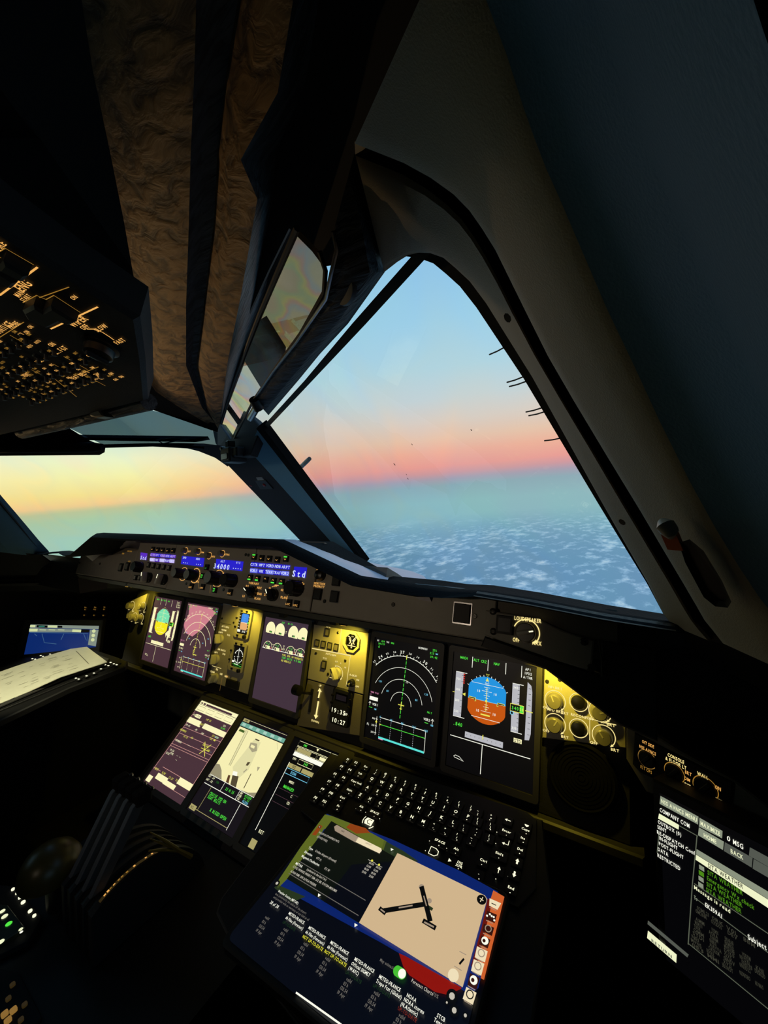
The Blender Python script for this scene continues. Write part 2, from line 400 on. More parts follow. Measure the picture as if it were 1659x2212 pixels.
for side, nm in ((1, 'wall_front_right'), (-1, 'wall_front_left')):
    mb = MB(); v = [w3(*p) for p in allp]+[w3(p[0], p[1], -.004) for p in allp]
    n = len(allp); fs = [tuple(t) for t in tri]+[tuple(i+n for i in t) for t in tri]
    h0 = len(outer); hn = len(hole)
    fs += [(h0+i, h0+(i+1) % hn, n+h0+(i+1) % hn, n+h0+i) for i in range(hn)]
    if side < 0: v = [mir(p) for p in v]
    mb.add(v, fs, 'shell'); struct(nm, mb, angle=0)
def wallbox(name, x0, x1, y0, y1, z0, z1, m='shell'):
    mb = MB(); mb.T = None
    mb.box((x0+x1)/2, (y0+y1)/2, x1-x0, y1-y0, z0, z1, m); return struct(name, mb, angle=0)
wallbox('floor', -1.6, 1.6, -2.1, 1.9, -.84, -.8)
wallbox('ceiling', -1.2, 1.2, -2.1, -.55, 1.02, 1.06)
wf = MB(); wf.T = Matrix(((1, 0, 0, 0), (0, 0, 1, 0), (0, 1, 0, 0), (0, 0, 0, 1))); wf.prism([(-1.2, -.8), (1.2, -.8), (1.2, -.08), (.8, -.03), (0, .115), (-.8, -.03), (-1.2, -.08)], .42, .47, 'shell'); struct('wall_front', wf, angle=0)
sl = MB()
py = lambda x: WA.y-(WN.x*(x-WA.x)+WN.z*(.178-WA.z))/WN.y-.02
xs_ = [-1.2, -.8, -.4, 0, .4, .8, 1.2]; up_ = [Vector((x, py(abs(x)), .178)) for x in xs_]; dn_ = [Vector((x, .44, .178-.36*(.44-py(abs(x))))) for x in xs_]
sl.grid([up_, dn_], 'shell'); sl.grid([[p-Vector((0, 0, .012)) for p in r] for r in (up_, dn_)], 'shell'); struct('wall_front_sill', sl, angle=0)
wallbox('wall_back', -1.2, 1.2, -2.1, -2.04, -.8, 1.02)
for sd, nm in ((1, 'wall_right'), (-1, 'wall_left')):     # side walls with one window opening each, aft of the picture
    mb = MB(); x0, x1 = sorted((sd*1.15, sd*1.2))
    ya, yb, za, zb = -1.35, -.72, .22, .62
    for poly in ([(-2.1, -.8), (.45, -.8), (.45, .18), (-.30, .18), (-.33, .2), (-2.1, .2)], [(-2.1, .2), (ya, .2), (ya, 1.05), (-2.1, 1.05)], [(yb, .2), (-.35, .2), (-.72, .8), (-.72, 1.05), (yb-.01, 1.05)],
                 [(ya, .2), (yb, .2), (yb, za), (ya, za)], [(ya, zb), (yb, zb), (yb, 1.05), (ya, 1.05)]):
        mb.T = Matrix(((0, 0, 1, 0), (1, 0, 0, 0), (0, 1, 0, 0), (0, 0, 0, 1))); mb.prism(poly, x0, x1, 'shell')
    struct(nm, mb, angle=0)
    w = thing('window_3' if sd > 0 else 'window_4', None, None); w['kind'] = 'structure'
    mb = MB(); mb.box((x0+x1)/2, (ya+yb)/2, .006, yb-ya, za, zb, 'pane'); obj('pane', mb, w)

# windscreens: laminated pane, dark heating frame along the top, sensor wires at the outboard edge
for sd, nm in ((1, 'window_1'), (-1, 'window_2')):
    w = thing(nm, None, None); w['kind'] = 'structure'
    g = (lambda p: p) if sd > 0 else mir
    mb = MB(); pts = [g(w3(a, b_, -.012)) for a, b_ in hole]
    t_ = tessellate_polygon([[Vector((p[0], p[1], 0)) for p in hole]])
    k_ = pts[t_[0][0]], pts[t_[0][1]], pts[t_[0][2]]
    if (k_[1]-k_[0]).cross(k_[2]-k_[0]).dot(g(WN)) < 0: t_ = [t[::-1] for t in t_]     # normals face the cabin
    mb.add(pts, [tuple(t) for t in t_], 'pane'); obj('pane', mb, w, angle=0)
    bar_l = [(893, 549), (752+8, 700), (658, 822), (567, 922)]; bar_r = [(928, 549), (790, 700), (675, 822), (573, 930)]
    mb = MB(); top = [[g(wp(*p, .002)), g(wp(*q, .002))] for p, q in zip(bar_l, bar_r)]
    bot = [[g(wp(*p, -.008)), g(wp(*q, -.008))] for p, q in zip(bar_l, bar_r)]
    for rws in (top, bot): mb.grid(rws, 'frame_olive' if 'frame_olive' in MATS else 'charcoal')
    mb.grid([[a[0] for a in top], [a[0] for a in bot]], 'charcoal'); mb.grid([[a[1] for a in top], [a[1] for a in bot]], 'charcoal')
    obj('heater_frame', mb, w, angle=0)
    if sd > 0:
        for p, q in (((1057, 766), (1090, 750)), ((1095, 826), (1130, 814)), ((1100, 835), (1136, 824)), ((1136, 890), (1170, 881)), ((1142, 898), (1178, 889)), ((1176, 952), (1212, 946))):
            mb = MB(); mb.tube([wp(*p, -.004), wp((p[0]+q[0])/2, (p[1]+q[1])/2+1, -.004), wp(*q, -.004)], .0006, 'black', 6); obj('sensor_wire', mb, w)
        for p, r_ in (((890, 960), 1.6), ((878, 1025), 1.4), ((881, 1034), 2.0), ((852, 1003), 2.6), ((1018, 929), 1.5)):
            mb = MB(); c = wp(*p, -.004); mb.add([c+WE*.0009*r_*.5*cos(k*pi/3)+WU*.0009*r_*sin(k*pi/3) for k in range(6)], [(0, 1, 2, 3, 4, 5)], 'dirt' if 'dirt' in MATS else 'bezel_grey'); obj('dirt_speck', mb, w, angle=0)

# side pillar surround of the right windscreen (and its mirror image)
E1 = right_edge+[(905, 546), (882, 551), (858, 566), (830, 588)]
E2 = [(1534, 1385), (1514, 1362), (1498, 1340), (1480, 1310), (1452, 1262), (1405, 1183), (1358, 1105), (1290, 990), (1215, 865), (1160, 770), (1108, 670), (1080, 612), (1050, 555), (1024, 512), (998, 475), (965, 442), (922, 408), (868, 376), (768, 336)]
E2b = [(1562, 1390), (1540, 1362), (1522, 1340), (1505, 1310), (1477, 1262), (1430, 1183), (1384, 1105), (1314, 990), (1239, 865), (1184, 770), (1131, 664), (1102, 605), (1070, 540), (1042, 495), (1014, 455), (980, 420), (930, 384), (872, 352), (766, 310)]
E3 = [(1760, 1480), (1720, 1410), (1680, 1340), (1640, 1290), (1600, 1230), (1545, 1140), (1490, 1040), (1425, 910), (1365, 780), (1310, 665), (1265, 560), (1235, 490), (1205, 420), (1180, 365), (1155, 300), (1130, 230), (1095, 120), (1050, 0), (960, -120)]
def lerp(a, b, t): return (a[0]+(b[0]-a[0])*t, a[1]+(b[1]-a[1])*t)
for sd in (1, -1):
    g = (lambda p: p) if sd > 0 else mir
    mb = MB(); rows = [[g(wp(*p, -.012)) for p in E1], [g(wp(*p, .004)) for p in E1], [g(wp(*lerp(p, q, .06), .014)) for p, q in zip(E1, E2)], [g(wp(*lerp(p, q, .5), .026)) for p, q in zip(E1, E2)], [g(wp(*lerp(p, q, .9), .036)) for p, q in zip(E1, E2)], [g(wp(*q, .034)) for q in E2], [g(wp(*q, .012)) for q in E2]]
    mb.grid(rows, 'lining_warm_lit' if sd > 0 else 'lining_blue')
    o = struct('trim_1' if sd > 0 else 'trim_2', mb, angle=50)
    if sd > 0:
        for p in ((1098, 685), (1345, 1126)):
            k = MB(); c = wp(*p, .036 if p[0] < 1200 else .037); k.add([c+WE*.0024*cos(i*pi/4)+WU*.0032*sin(i*pi/4)+WN*.001 for i in range(8)], [tuple(range(8))], 'black'); obj('screw', k, o, angle=0)
    mb = MB(); mb.grid([[g(wp(*lerp(p, q, -.2), .01)) for p, q in zip(E2, E2b)], [g(wp(*lerp(p, q, 1.2), .012)) for p, q in zip(E2, E2b)]], 'black')
    struct('trim_3' if sd > 0 else 'trim_4', mb, angle=50)
    mb = MB(); rows = [[g(wp(*p, .012)) for p in E2b], [g(wp(*p, .05)) for p in E2b], [g(wp(*lerp(p, q, .08), .058)) for p, q in zip(E2b, E3)], [g(wp(*lerp(p, q, .5), .075)) for p, q in zip(E2b, E3)], [g(wp(*lerp(p, q, .85), .085)) for p, q in zip(E2b, E3)], [g(wp(*q, .085)) for q in E3]]
    mb.grid(rows, 'lining_warm_lit' if sd > 0 else 'lining_blue'); struct('trim_5' if sd > 0 else 'trim_6', mb, angle=60)
    mb = MB(); far = []
    rows = [[g(wp(*q, .085)) for q in E3]]
    for tt, dd in ((.12, .088), (.4, .12), (1, .21)):
        rows.append([g(wp(*lerp(q, (q[0]+520, q[1]-160), tt), dd)) for q in E3])
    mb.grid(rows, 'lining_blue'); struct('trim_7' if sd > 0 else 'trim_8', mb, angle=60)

# coat hook with an orange tag and a dark grab recess on the near pillar lining
def pillar(px, py, d=.088): return wp(px, py, d)
hk = thing('coat_hook', 'small pale hook with an orange tag low on the near window pillar', 'hook')
mb = MB(); mb.tube([pillar(1434, 1130), pillar(1437, 1134, .0905), pillar(1446, 1146, .091), pillar(1449, 1158, .088)], [.003, .0045, .0042, .002], 'knob_light', 12); obj('hook', mb, hk)
mb = MB(); c = pillar(1453, 1170, .0885); mb.add([c+WE*a*.0038+WU*b_*.0058+WN*.001 for a, b_ in ((-1, -1), (1, -1), (1, 1), (-1, 1))]+[c+WE*a*.0038+WU*b_*.0058-WN*.002 for a, b_ in ((-1, -1), (1, -1), (1, 1), (-1, 1))], [(0, 1, 2, 3), (0, 1, 5, 4), (1, 2, 6, 5), (2, 3, 7, 6), (3, 0, 4, 7)], 'orange_tag'); obj('tag', mb, hk, angle=0, label='orange paper tag')
gr = thing('grab_recess', 'long dark rounded grab recess on the near window pillar under the pale hook', 'handle')
mb = MB(); pts = [(1466, 1172), (1490, 1165), (1520, 1190), (1560, 1255), (1580, 1300), (1572, 1313), (1545, 1310), (1520, 1290), (1480, 1215)]
mb.add([pillar(*p, .0895) for p in pts]+[pillar(*lerp(p, (1520, 1240), .2), .0865) for p in pts], [tuple(range(9, 18))]+[(i, (i+1) % 9, 9+(i+1) % 9, 9+i) for i in range(9)], 'black'); obj('recess', mb, gr, angle=30)
# ---------------------------------------------------------------- centre post between the two windscreens
pb, pt = Vector((0, .185, .258)), Vector((0, -.088, .545))
mb = MB(); bl = (pb+Vector((-.058, 0, .004)), pt+Vector((-.060, .012, -.03))); br = (Vector((.104, .2, .225)), pt+Vector((.060, 0, .03)))
pd = (pt-pb).normalized()
L0, L1 = at(666, 1186, (0, 1, 0), (0, .19, 0)), at(478, 990, (0, 1, 0), (0, -.086, 0))
R0_, R1 = wp(786, 1212, .008), wp(568, 924, .008)
M0, M1 = at(747, 1206, (0, 1, 0), (0, .18, 0)), at(541, 976, (0, 1, 0), (0, -.1, 0))
N0, N1 = M0+(R0_-M0)*.80, M1+(R1-M1)*.80                             # edge of the rubber seal
dn = (L0-L1)*.25; fw = Vector((0, .05, .03))
rows = lambda a, b: [a+(a-b)*.02, a, (a+b)/2, b, b+(b-a)*.02]
mb.grid([[p+fw for p in rows(L0, L1)], rows(L0, L1)], 'charcoal'); mb.grid([rows(L0, L1), rows(M0, M1)], 'charcoal')
post = struct('trim_9', mb, angle=30)
mb = MB(); mb.grid([rows(M0, M1), rows(N0, N1)], 'post_lit'); obj('lit_face', mb, post, angle=30)  # lining blue, lightened for the side-window light on this face
mb = MB(); mb.grid([rows(N0+Vector((0, -.004, .002)), N1+Vector((0, -.004, .002))), rows(R0_, R1), [p-WN*.016 for p in rows(R0_, R1)]], 'rubber'); obj('seal', mb, post, angle=30)
# top bracket of the post
PB = Fr(at(520, 930, (0, 1, 0), (0, -.1, 0)), (1, -.25, 0), (0, .2, 1))
def pbx(*l, h=0): return [PB.uv(*p, h) for p in l]
mb = MB(); mb.T = PB.M; mb.prism(pbx((531, 889), (553, 906), (570, 925), (545, 985), (500, 990), (470, 960), (462, 920), (478, 915), (503, 951)), -.012, .006, 'charcoal', .002)
obj('top_bracket', mb, post)
# placards on the post face
PF = Fr(M0, M1-M0, (L0-M0))
if PF.z.y > 0: PF = Fr(M0, L0-M0, M1-M0)
if PF.z.y > 0: PF = Fr(M0, M0-L0, M1-M0)
t = thing('warning_light_strip', 'small strip with two red lamps on the dark face of the centre window post', 'light', PF)
def pf(*l): return [PF.uv(*p) for p in l]
mb = MB(); mb.prism(pf((527, 1037), (575, 1035), (592, 1054), (549, 1056)), 0, .004, 'black', .001); obj('housing', mb, t)
mb = MB(); mb.prism(pf((522, 1031), (567, 1029), (572, 1035), (528, 1037)), 0, .003, 'knob_grey'); obj('label_plate', mb, t)
for p in ((545, 1046), (573, 1045)):
    mb = MB(); u, v = PF.uv(*p); mb.lathe(u, v, [(.0048, .004), (.0044, .006), (.002, .0075)], 'red_lens', 14); obj('lamp', mb, t)
t = thing('instruction_placard', 'thin pale placard lower on the dark face of the centre window post', 'sign', PF)
mb = MB(); mb.prism(pf((568, 1066), (592, 1064), (616, 1091), (592, 1092)), 0, .001, 'charcoal'); obj('plate', mb, t)
mb = MB()
for a, b in (((573, 1068), (588, 1067)), ((581, 1069), (598, 1090)), ((588, 1069), (607, 1090)), ((597, 1090), (611, 1090))): mb.line(pf(a, b), .0028, .0014, 'knob_grey')
obj('lettering', mb, t, angle=0)
# standby compass hanging at the top of the post
cc = at(496, 983, (0, 1, 0), (0, -.13, 0)); CP = Fr(cc, (1, -.2, 0), (0, 0, 1))
t = thing('standby_compass', 'small black standby compass hanging at the top of the centre window post', 'compass', CP)
mb = MB(); mb.box(0, 0, .045, .034, -.03, .012, 'black', .004, .006); mb.box(.028, .004, .03, .022, -.02, .006, 'black', .003, .004); obj('housing', mb, t)
mb = MB(); mb.box(0, -.004, .030, .014, .012, .0135, 'screen_glass', .001, .003); obj('lens', mb, t)
mb = MB(); mb.box(-.004, .024, .016, .018, -.012, .004, 'dark_metal', .002, .003); obj('bracket', mb, t)
mb = MB(); mb.lathe(-.02, .016, [(.005, .0), (.005, .010), (.003, .012)], 'metal', 14); obj('knob', mb, t)
# ice detector rod outside the right windscreen
p0, p1 = wp(628, 1030, -.03), wp(655, 1004, -.035); d_ = p1-p0
mb = MB(); mb.tube([p0-d_*.8, p0+d_*.32], .0036, 'charcoal', 12); mb.tube([p0+d_*.30, p0+d_*1.25, p0+d_*1.42], [.0052, .0052, .0046], 'bezel_grey', 14)
tag(obj('ice_detector', mb), 'short grey rod sticking out beyond the centre post outside the windscreen', 'probe')

# ---------------------------------------------------------------- glareshield
LIP = ((.436, -.276, .300), (.50, -.266, .294), (.56, -.252, .287), (.60, -.245, .2885), (.66, -.242, .2845), (.74, -.240, .2765), (.80, -.236, .2725), (.90, -.230, .2725))
def sec(x):
    """cross-section (y, z) at x: under edge, face bottom, face top, lip under, lip front, lip top, then the top surface to the glass"""
    a = abs(x)
    k = min(1, max(0, (a-.296)/(.436-.296)))
    lz = .349+(.300-.349)*k; ly = -.286+.010*k
    if a > .436:
        for (a0, y0, z0), (a1, y1, z1) in zip(LIP, LIP[1:]):
            if a0 <= a <= a1+1e-9: q = (a-a0)/(a1-a0); ly = y0+(y1-y0)*q; lz = z0+(z1-z0)*q
    wb = WB+(WA-WB)*((a-.06)/.743)
    zf = .262+(.272-.262)*a/.8 if a > .3 else .262
    far = max(.0, wb.y+.015)
    far = min(wb.y+.03, .2)
    mid_z = lz-(.02 if a < .36 else .006)
    return (ly, lz, far, zf, mid_z)
xs = [-.86, -.80, -.74, -.70, -.66, -.64, -.62, -.60, -.52, -.436, -.40, -.36, -.32, -.296, -.2, -.1, 0, .1, .2, .296, .32, .36, .40, .436, .48, .52, .56, .60, .63, .66, .70, .74, .80, .86]
gl = thing('glareshield', 'long dark glareshield hood under the windscreens with grey top cover', 'glareshield')
mb = MB(); rows = []
for x in xs:
    ly, lz, far, zf, mz = sec(x)
    k = min(1, max(0, (abs(x)-.296)/.14))
    th = .017-.0115*min(1, max(0, (abs(x)-.53)/.06))
    fy, fz = -.168-.022*k, min(.345-.05*k, lz+.006)                      # where the lip's underside meets the face
    rows.append([Vector((x, fy+.03, fz-.012)), Vector((x, ly+.016, lz-th+.002)), Vector((x, ly+.003, lz-th+.006)), Vector((x, ly-.003, lz-th*.5)), Vector((x, ly+.002, lz-.005)), Vector((x, ly+.010, lz-.0005)), Vector((x, ly+.024, lz))])
mb.grid([list(r) for r in zip(*rows)], 'glare_lip'); obj('padded_lip', mb, gl, label='black padded lip', angle=55)
mb = MB(); rows = []
for x in xs:
    if abs(x) > .53: continue
    ly, lz, far, zf, mz = sec(x)
    far -= .03; kk = min(1, max(0, (abs(x)-.43)/.09)); zf -= kk*.065; drop = kk*.014
    rows.append([Vector((x, ly+.022, lz-.0005)), Vector((x, ly+.05, lz-.003-drop)), Vector((x, ly+.5*(far-ly), (lz+zf)/2-.001-kk*.012)), Vector((x, far, zf)), Vector((x, far+.02, zf-.05))])
mb.grid([list(r) for r in zip(*rows)], 'glare_top'); obj('top_cover', mb, gl, label='pale grey top cover', angle=20)
# stitched brown leather on the outboard lip
mb = MB()
for x0, x1, m_ in ((.60, .80, 'leather'),):
    q = [[], [], []]
    for i in range(13):
        x = x0+(x1-x0)*i/12; ly, lz, *_ = sec(x); th = .0055
        for r_, (dy, dz) in zip(q, ((.012, .0012), (.001, -.0015), (-.0045, -th*.25))): r_.append(Vector((x, ly+dy-.001, lz+dz)))
    mb.grid(q, 'leather' if 'leather' in MATS else 'glare_lip')
obj('stitched_trim', mb, gl, label='brown stitched leather strip', angle=60)
# solid body behind the control face
mb = MB()
for x0, x1, top in ((-.60, -.436, .270), (-.436, -.30, .30), (-.30, .30, .335), (.30, .436, .30), (.436, .56, .270), (.56, .75, .272), (.75, .99, .262), (-.99, -.60, .262)):
    mb.T = Matrix(((0, 0, 1, 0), (1, 0, 0, 0), (0, 1, 0, 0), (0, 0, 0, 1)))
    y0 = lambda z: -.188+(z-.281)*tan(T3)+.004
    mb.prism([(y0(.217), .217), (y0(top), top), (y0(top)+.03, top-.014)]+([(.02, .20), (.035, .135), (-.03, .17), (-.12, .205)] if abs(x0+x1) < .75 else [(-.17, .245), (-.12, .22), (-.13, .16), (-.2, .16)] if abs(x0+x1) > 1.5 else [(-.09, .235), (-.08, .19), (-.12, .203)]), x0, x1, 'panel_dark' if abs(x0+x1) < 1.5 else 'black')
obj('body', mb, gl, angle=30)
# lower rail under the control face with the small black clips
mb = MB(); mb.T = Matrix(((0, 0, 1, 0), (1, 0, 0, 0), (0, 1, 0, 0), (0, 0, 0, 1)))
mb.prism([(-.206, .2165), (-.200, .205), (-.10, .178), (-.02, .150), (.02, .1385), (.02, .15), (-.1, .195)], -.60, .72, 'bezel_grey')
obj('lower_rail', mb, gl, angle=30)
for p in ((490, 1291), (612, 1325), (868, 1363), (722, 1340)):
    c = at(*p, (0, 1, 0), (0, -.015, 0)); mb = MB(); mb.T = Matrix.Translation(c); mb.box(0, 0, .018, .012, -.009, .009, 'black', .002); obj('clip', mb, gl)
# ---------------------------------------------------------------- ceiling: folded lining, visors, roller housing, overhead panel
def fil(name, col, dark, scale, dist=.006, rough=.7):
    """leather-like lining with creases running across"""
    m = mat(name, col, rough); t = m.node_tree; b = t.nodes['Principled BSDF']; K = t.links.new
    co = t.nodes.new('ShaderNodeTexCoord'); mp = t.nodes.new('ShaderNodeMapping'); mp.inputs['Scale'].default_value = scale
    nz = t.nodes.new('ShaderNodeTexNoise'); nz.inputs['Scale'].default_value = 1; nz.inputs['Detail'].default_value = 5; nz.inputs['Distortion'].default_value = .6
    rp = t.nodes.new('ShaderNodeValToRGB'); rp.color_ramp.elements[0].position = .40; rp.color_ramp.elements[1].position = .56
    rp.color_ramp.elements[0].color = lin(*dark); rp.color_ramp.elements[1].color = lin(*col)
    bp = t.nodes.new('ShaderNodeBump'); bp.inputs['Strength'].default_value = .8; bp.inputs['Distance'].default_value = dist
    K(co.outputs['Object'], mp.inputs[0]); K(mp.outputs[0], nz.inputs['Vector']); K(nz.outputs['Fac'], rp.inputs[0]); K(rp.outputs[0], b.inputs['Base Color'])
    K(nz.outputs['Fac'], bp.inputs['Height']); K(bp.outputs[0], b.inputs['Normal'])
fil('fold_lit', (150, 112, 66), (84, 60, 34), (26, 95, 60)); fil('fold_shaded', (60, 62, 66), (26, 27, 30), (20, 160, 80))  # one lining in a lit and a shaded colour, by fold side
fil('strip_dark', (44, 46, 52), (26, 28, 32), (18, 120, 160))
# folded lining, from the overhead panel to the centre post; ridges hang lower than the valleys
Cn = Vector((.0, .25, 1)).normalized(); Cp = Vector((.03, -.16, .60))
def cp(px, py, d): return at(px, py, Cn, Cp+Cn*d)
A0 = [(170, -40), (200, 150), (238, 330), (268, 480), (305, 690), (330, 850), (400, 893), (462, 918)]
A1 = [(425, -40), (420, 150), (412, 330), (408, 480), (402, 660), (402, 790), (436, 880), (468, 918)]
A2 = [(520, -40), (490, 150), (470, 330), (462, 480), (440, 660), (424, 790), (448, 885), (470, 919)]
A3 = [(640, -40), (600, 200), (520, 345), (556, 430), (520, 640), (492, 780), (480, 870), (474, 919)]
A4 = [(760, -40), (720, 200), (650, 345), (618, 430), (570, 640), (520, 780), (490, 870), (477, 918)]
A5 = [(830, -60), (790, 150), (765, 310), (705, 450), (645, 500), (560, 700), (492, 880), (478, 918)]
ds = lambda a: [a*k for k in (1, 1, 1, 1, 1, .9, .5, .1)]
lines = []
for pts, d in ((A0, .05), (A1, .0), (A2, .010), (A3, -.03), (A4, .05), (A5, .045)):
    lines.append([cp(*p, k) for p, k in zip(pts, ds(d))])
folds = thing('trim_10', None, None); folds['kind'] = 'structure'
for i, m_ in enumerate(('fold_lit', 'fold_shaded', 'fold_lit', 'fold_shaded', 'shell')):
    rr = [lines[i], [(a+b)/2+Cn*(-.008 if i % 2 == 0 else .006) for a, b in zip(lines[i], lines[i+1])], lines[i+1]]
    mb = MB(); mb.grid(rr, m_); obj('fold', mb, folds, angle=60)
# right windscreen roller housing with its round recess and metal end rod
HT = [(720, 500), (728, 540), (716, 590), (704, 645), (640, 738), (590, 802), (549, 862)]
HB = [(766, 330), (800, 460), (831, 588), (752, 699), (690, 766), (646, 820), (580, 897)]
mid = [lerp(a, b, .72) for a, b in zip(HT, HB)]
mb = MB(); rows = [[wp(*p, .004) for p in HB], [wp(*lerp(a, b, .9), .022) for a, b in zip(HT, HB)], [wp(*p, .034) for p in mid], [wp(*lerp(a, b, .3), .042) for a, b in zip(HT, HB)], [wp(*p, .044) for p in HT], [wp(*p, .010) for p in HT]]
rh = thing('blind_housing', 'long dark blind housing along the top of the big windscreen', 'blind')
mb.grid(rows, 'strip_dark'); obj('cover', mb, rh, angle=50)
mb = MB(); mb.tube([wp(*p, .0455) for p in HT], .0018, 'metal', 8); obj('edge_wire', mb, rh, label='bright metal edge wire')
mb = MB(); c = wp(745, 626, .037); ax = (wp(690, 735, .037)-wp(775, 560, .037)).normalized(); ay = WN.cross(ax)
for r_, z_ in ((1, .002),): mb.add([c+ax*.016*cos(k*pi/12)*r_+ay*.0085*sin(k*pi/12)*r_+WN*z_ for k in range(24)]+[c+ax*.019*cos(k*pi/12)*r_+ay*.0105*sin(k*pi/12)*r_+WN*(z_-.003) for k in range(24)], [tuple(range(24))]+[(k, (k+1) % 24, 24+(k+1) % 24, 24+k) for k in range(24)], 'black')
obj('oval_cap', mb, rh, angle=30)
mb = MB(); mb.tube([wp(556, 876, .046), wp(552, 884, .046), wp(541, 903, .046)], .0062, 'metal', 16); obj('end_rod', mb, rh, label='polished metal end rod')
mb = MB(); mb.tube([wp(549, 862, .046), wp(556, 876, .046), wp(561, 884, .046)], .0085, 'black', 14); obj('rod_collar', mb, rh)
# panel between the pillar surround and the roller housing
# iridescent stowed sun visor beside it
VT = [(642, 493), (602, 585), (562, 678), (540, 735), (510, 815), (492, 868), (478, 915)]
VR = [(690, 543), (703, 585), (700, 632), (650, 720), (597, 792), (549, 862), (504, 951)]
sv = thing('sun_visor', 'rainbow-tinged clear sun visor stowed between the folded lining and the blind housing', 'visor')
def vsheet(t0, t1, m):
    n_ = 10; pl = lambda P, t: lerp(P[min(int(t*6), 5)], P[min(int(t*6), 5)+1], t*6-min(int(t*6), 5))
    rows = [[wp(*lerp(pl(VT, t0+(t1-t0)*i/n_), pl(VR, t0+(t1-t0)*i/n_), k), .030) for i in range(n_+1)] for k in (0, .33, .66, 1)]
    mb = MB(); mb.grid(rows, m); mb.grid([[p-WN*.003 for p in r] for r in rows], 'visor_back'); return mb
obj('clear_pane', vsheet(.42, 1, 'visor_irid'), sv, angle=0)
obj('reflect_pane', vsheet(0, .62, 'visor_reflect'), sv, angle=0, label='brown tinted upper pane')  # reflection of the brown glareshield top, put into the tint
mb = MB(); mb.tube([wp(*p, .030) for p in VR], .0022, 'black', 8); obj('edge_bead', mb, sv)
mb = MB(); mb.tube([wp(*p, .030) for p in VT], .003, 'black', 8); obj('slide_rail', mb, sv)
# dark stripe built in for the post's reflection in the visor
mb = MB()
q = [wp(*p, .012) for p in ((540, 735), (563, 690), (606, 758), (603, 790), (566, 842), (528, 780))]; mb.add(q+[p-WN*.01 for p in q], [tuple(range(6)), tuple(range(6, 12))]+[(i, (i+1) % 6, 6+(i+1) % 6, 6+i) for i in range(6)], 'charcoal'); struct('post_reflection_stripe', mb, angle=0)

# captain's windscreen top: tinted visor, its bar, and the dark surround
def cw(px, py, d=0): n_ = Vector((-WN.x, WN.y, WN.z)); return at(px, py, n_, mir(WA)+n_*d)
tv = thing('tinted_visor', 'dark teal tinted sun visor lowered in the far windscreen', 'visor')
mb = MB(); TV = [(126, 913), (320, 884), (400, 905), (470, 935), (470, 962), (420, 966), (225, 962)]
q = [cw(*p, .02) for p in TV]; mb.add(q, [tuple(range(7))], 'visor_tint'); obj('pane', mb, tv, angle=0)
mb = MB(); mb.tube([cw(*p, .021) for p in ((225, 965), (330, 962), (440, 968))], .003, 'black', 8); obj('lower_bar', mb, tv)
mb = MB(); q = [cw(*p, .023) for p in ((337, 950), (378, 944), (408, 948), (352, 958))]; mb.tube(q+[q[0]], .0012, 'dark_metal', 6); obj('grip_frame', mb, tv)
TL_ = [(-400, 985), (-60, 985), (215, 983), (226, 977), (228, 966), (330, 962), (390, 965), (430, 975), (465, 989), (492, 1008)]
TU_ = [(-400, 900), (-60, 930), (150, 925), (190, 950), (215, 960), (330, 957), (392, 957), (440, 958), (475, 962), (520, 975)]
mb = MB(); mb.grid([[cw(*p, .004) for p in TL_], [cw(*p, .016) for p in TL_], [cw(*p, .018) for p in TU_], [cw(*p, .004) for p in TU_]], 'black'); struct('trim_13', mb, angle=40)
rb = thing('blind_roller', 'dark rounded blind roller across the top left of the far windscreen', 'blind')
mb = MB(); mb.tube([cw(*p, .03) for p in ((-250, 972), (-60, 969), (200, 966), (222, 966))], [.012, .012, .012, .008], 'rubber', 14); obj('tube', mb, rb)
# dark headliner left of the visor and behind the overhead panel
mb = MB(); q = [cw(*p, .012) for p in ((-700, 300), (-700, 990), (-100, 985), (100, 950), (126, 914), (320, 882), (470, 934), (480, 880), (420, 780), (300, 300))]; mb.add(q, [tuple(range(10))], 'shell'); struct('trim_14', mb, angle=0)

# overhead panel
OT = radians(16)
OH = Fr((.3, -.467, .524), (1, 0, 0), (0, -cos(OT), sin(OT)))
if OH.z.z > 0: OH = Fr((.3, -.467, .524), (-1, 0, 0), (0, -cos(OT), sin(OT)))
oh = thing('overhead_console', 'dark overhead switch panel with rows of amber lit legends', 'control panel', OH)
def ou(x, y, h=0): return OH.uv(x, y, h)
mb = MB(); out = [ou(*p) for p in ((318, 868), (312, 780), (300, 692), (150, 600), (0, 500), (-220, 345), (-420, 700), (-300, 1010), (128, 914))]
mb.prism(out, -.03, 0, 'charcoal', .004); obj('body', mb, oh)
def oline(p, q, w=.0012, m='lbl_gold'):
    mb.line([ou(*p), ou(*q)], w, .0008, m)
# framed groups
mb = MB()
for p, q in (((0, 636), (82, 575)), ((110, 709), (212, 661))): oline(p, q, .0012, 'lbl_amber')
for p, q in (((12, 534), (74, 570)), ((0, 553), (50, 586)), ((0, 584), (28, 602)), ((66, 648), (150, 618)), ((0, 541), (12, 534))): oline(p, q, .0006)
for p, q in (((50, 652), (80, 636)), ((80, 636), (100, 645)), ((100, 645), (117, 636)), ((117, 636), (174, 673)), ((108, 689), (140, 673)), ((140, 673), (150, 679))): oline(p, q, .0006)
for p, q in (((0, 727), (52, 694)), ((0, 820), (52, 793)), ((52, 793), (142, 750)), ((170, 808), (213, 791)), ((138, 768), (190, 797)), ((116, 785), (152, 804)), ((190, 812), (228, 832)), ((68, 797), (110, 818)), ((120, 818), (166, 856)), ((22, 722), (70, 750))): oline(p, q, .0006)
arc = [(188, 709), (205, 709), (222, 716), (236, 725), (247, 733)]
mb.line([ou(*p) for p in arc], .001, .0008, 'lbl_amber')
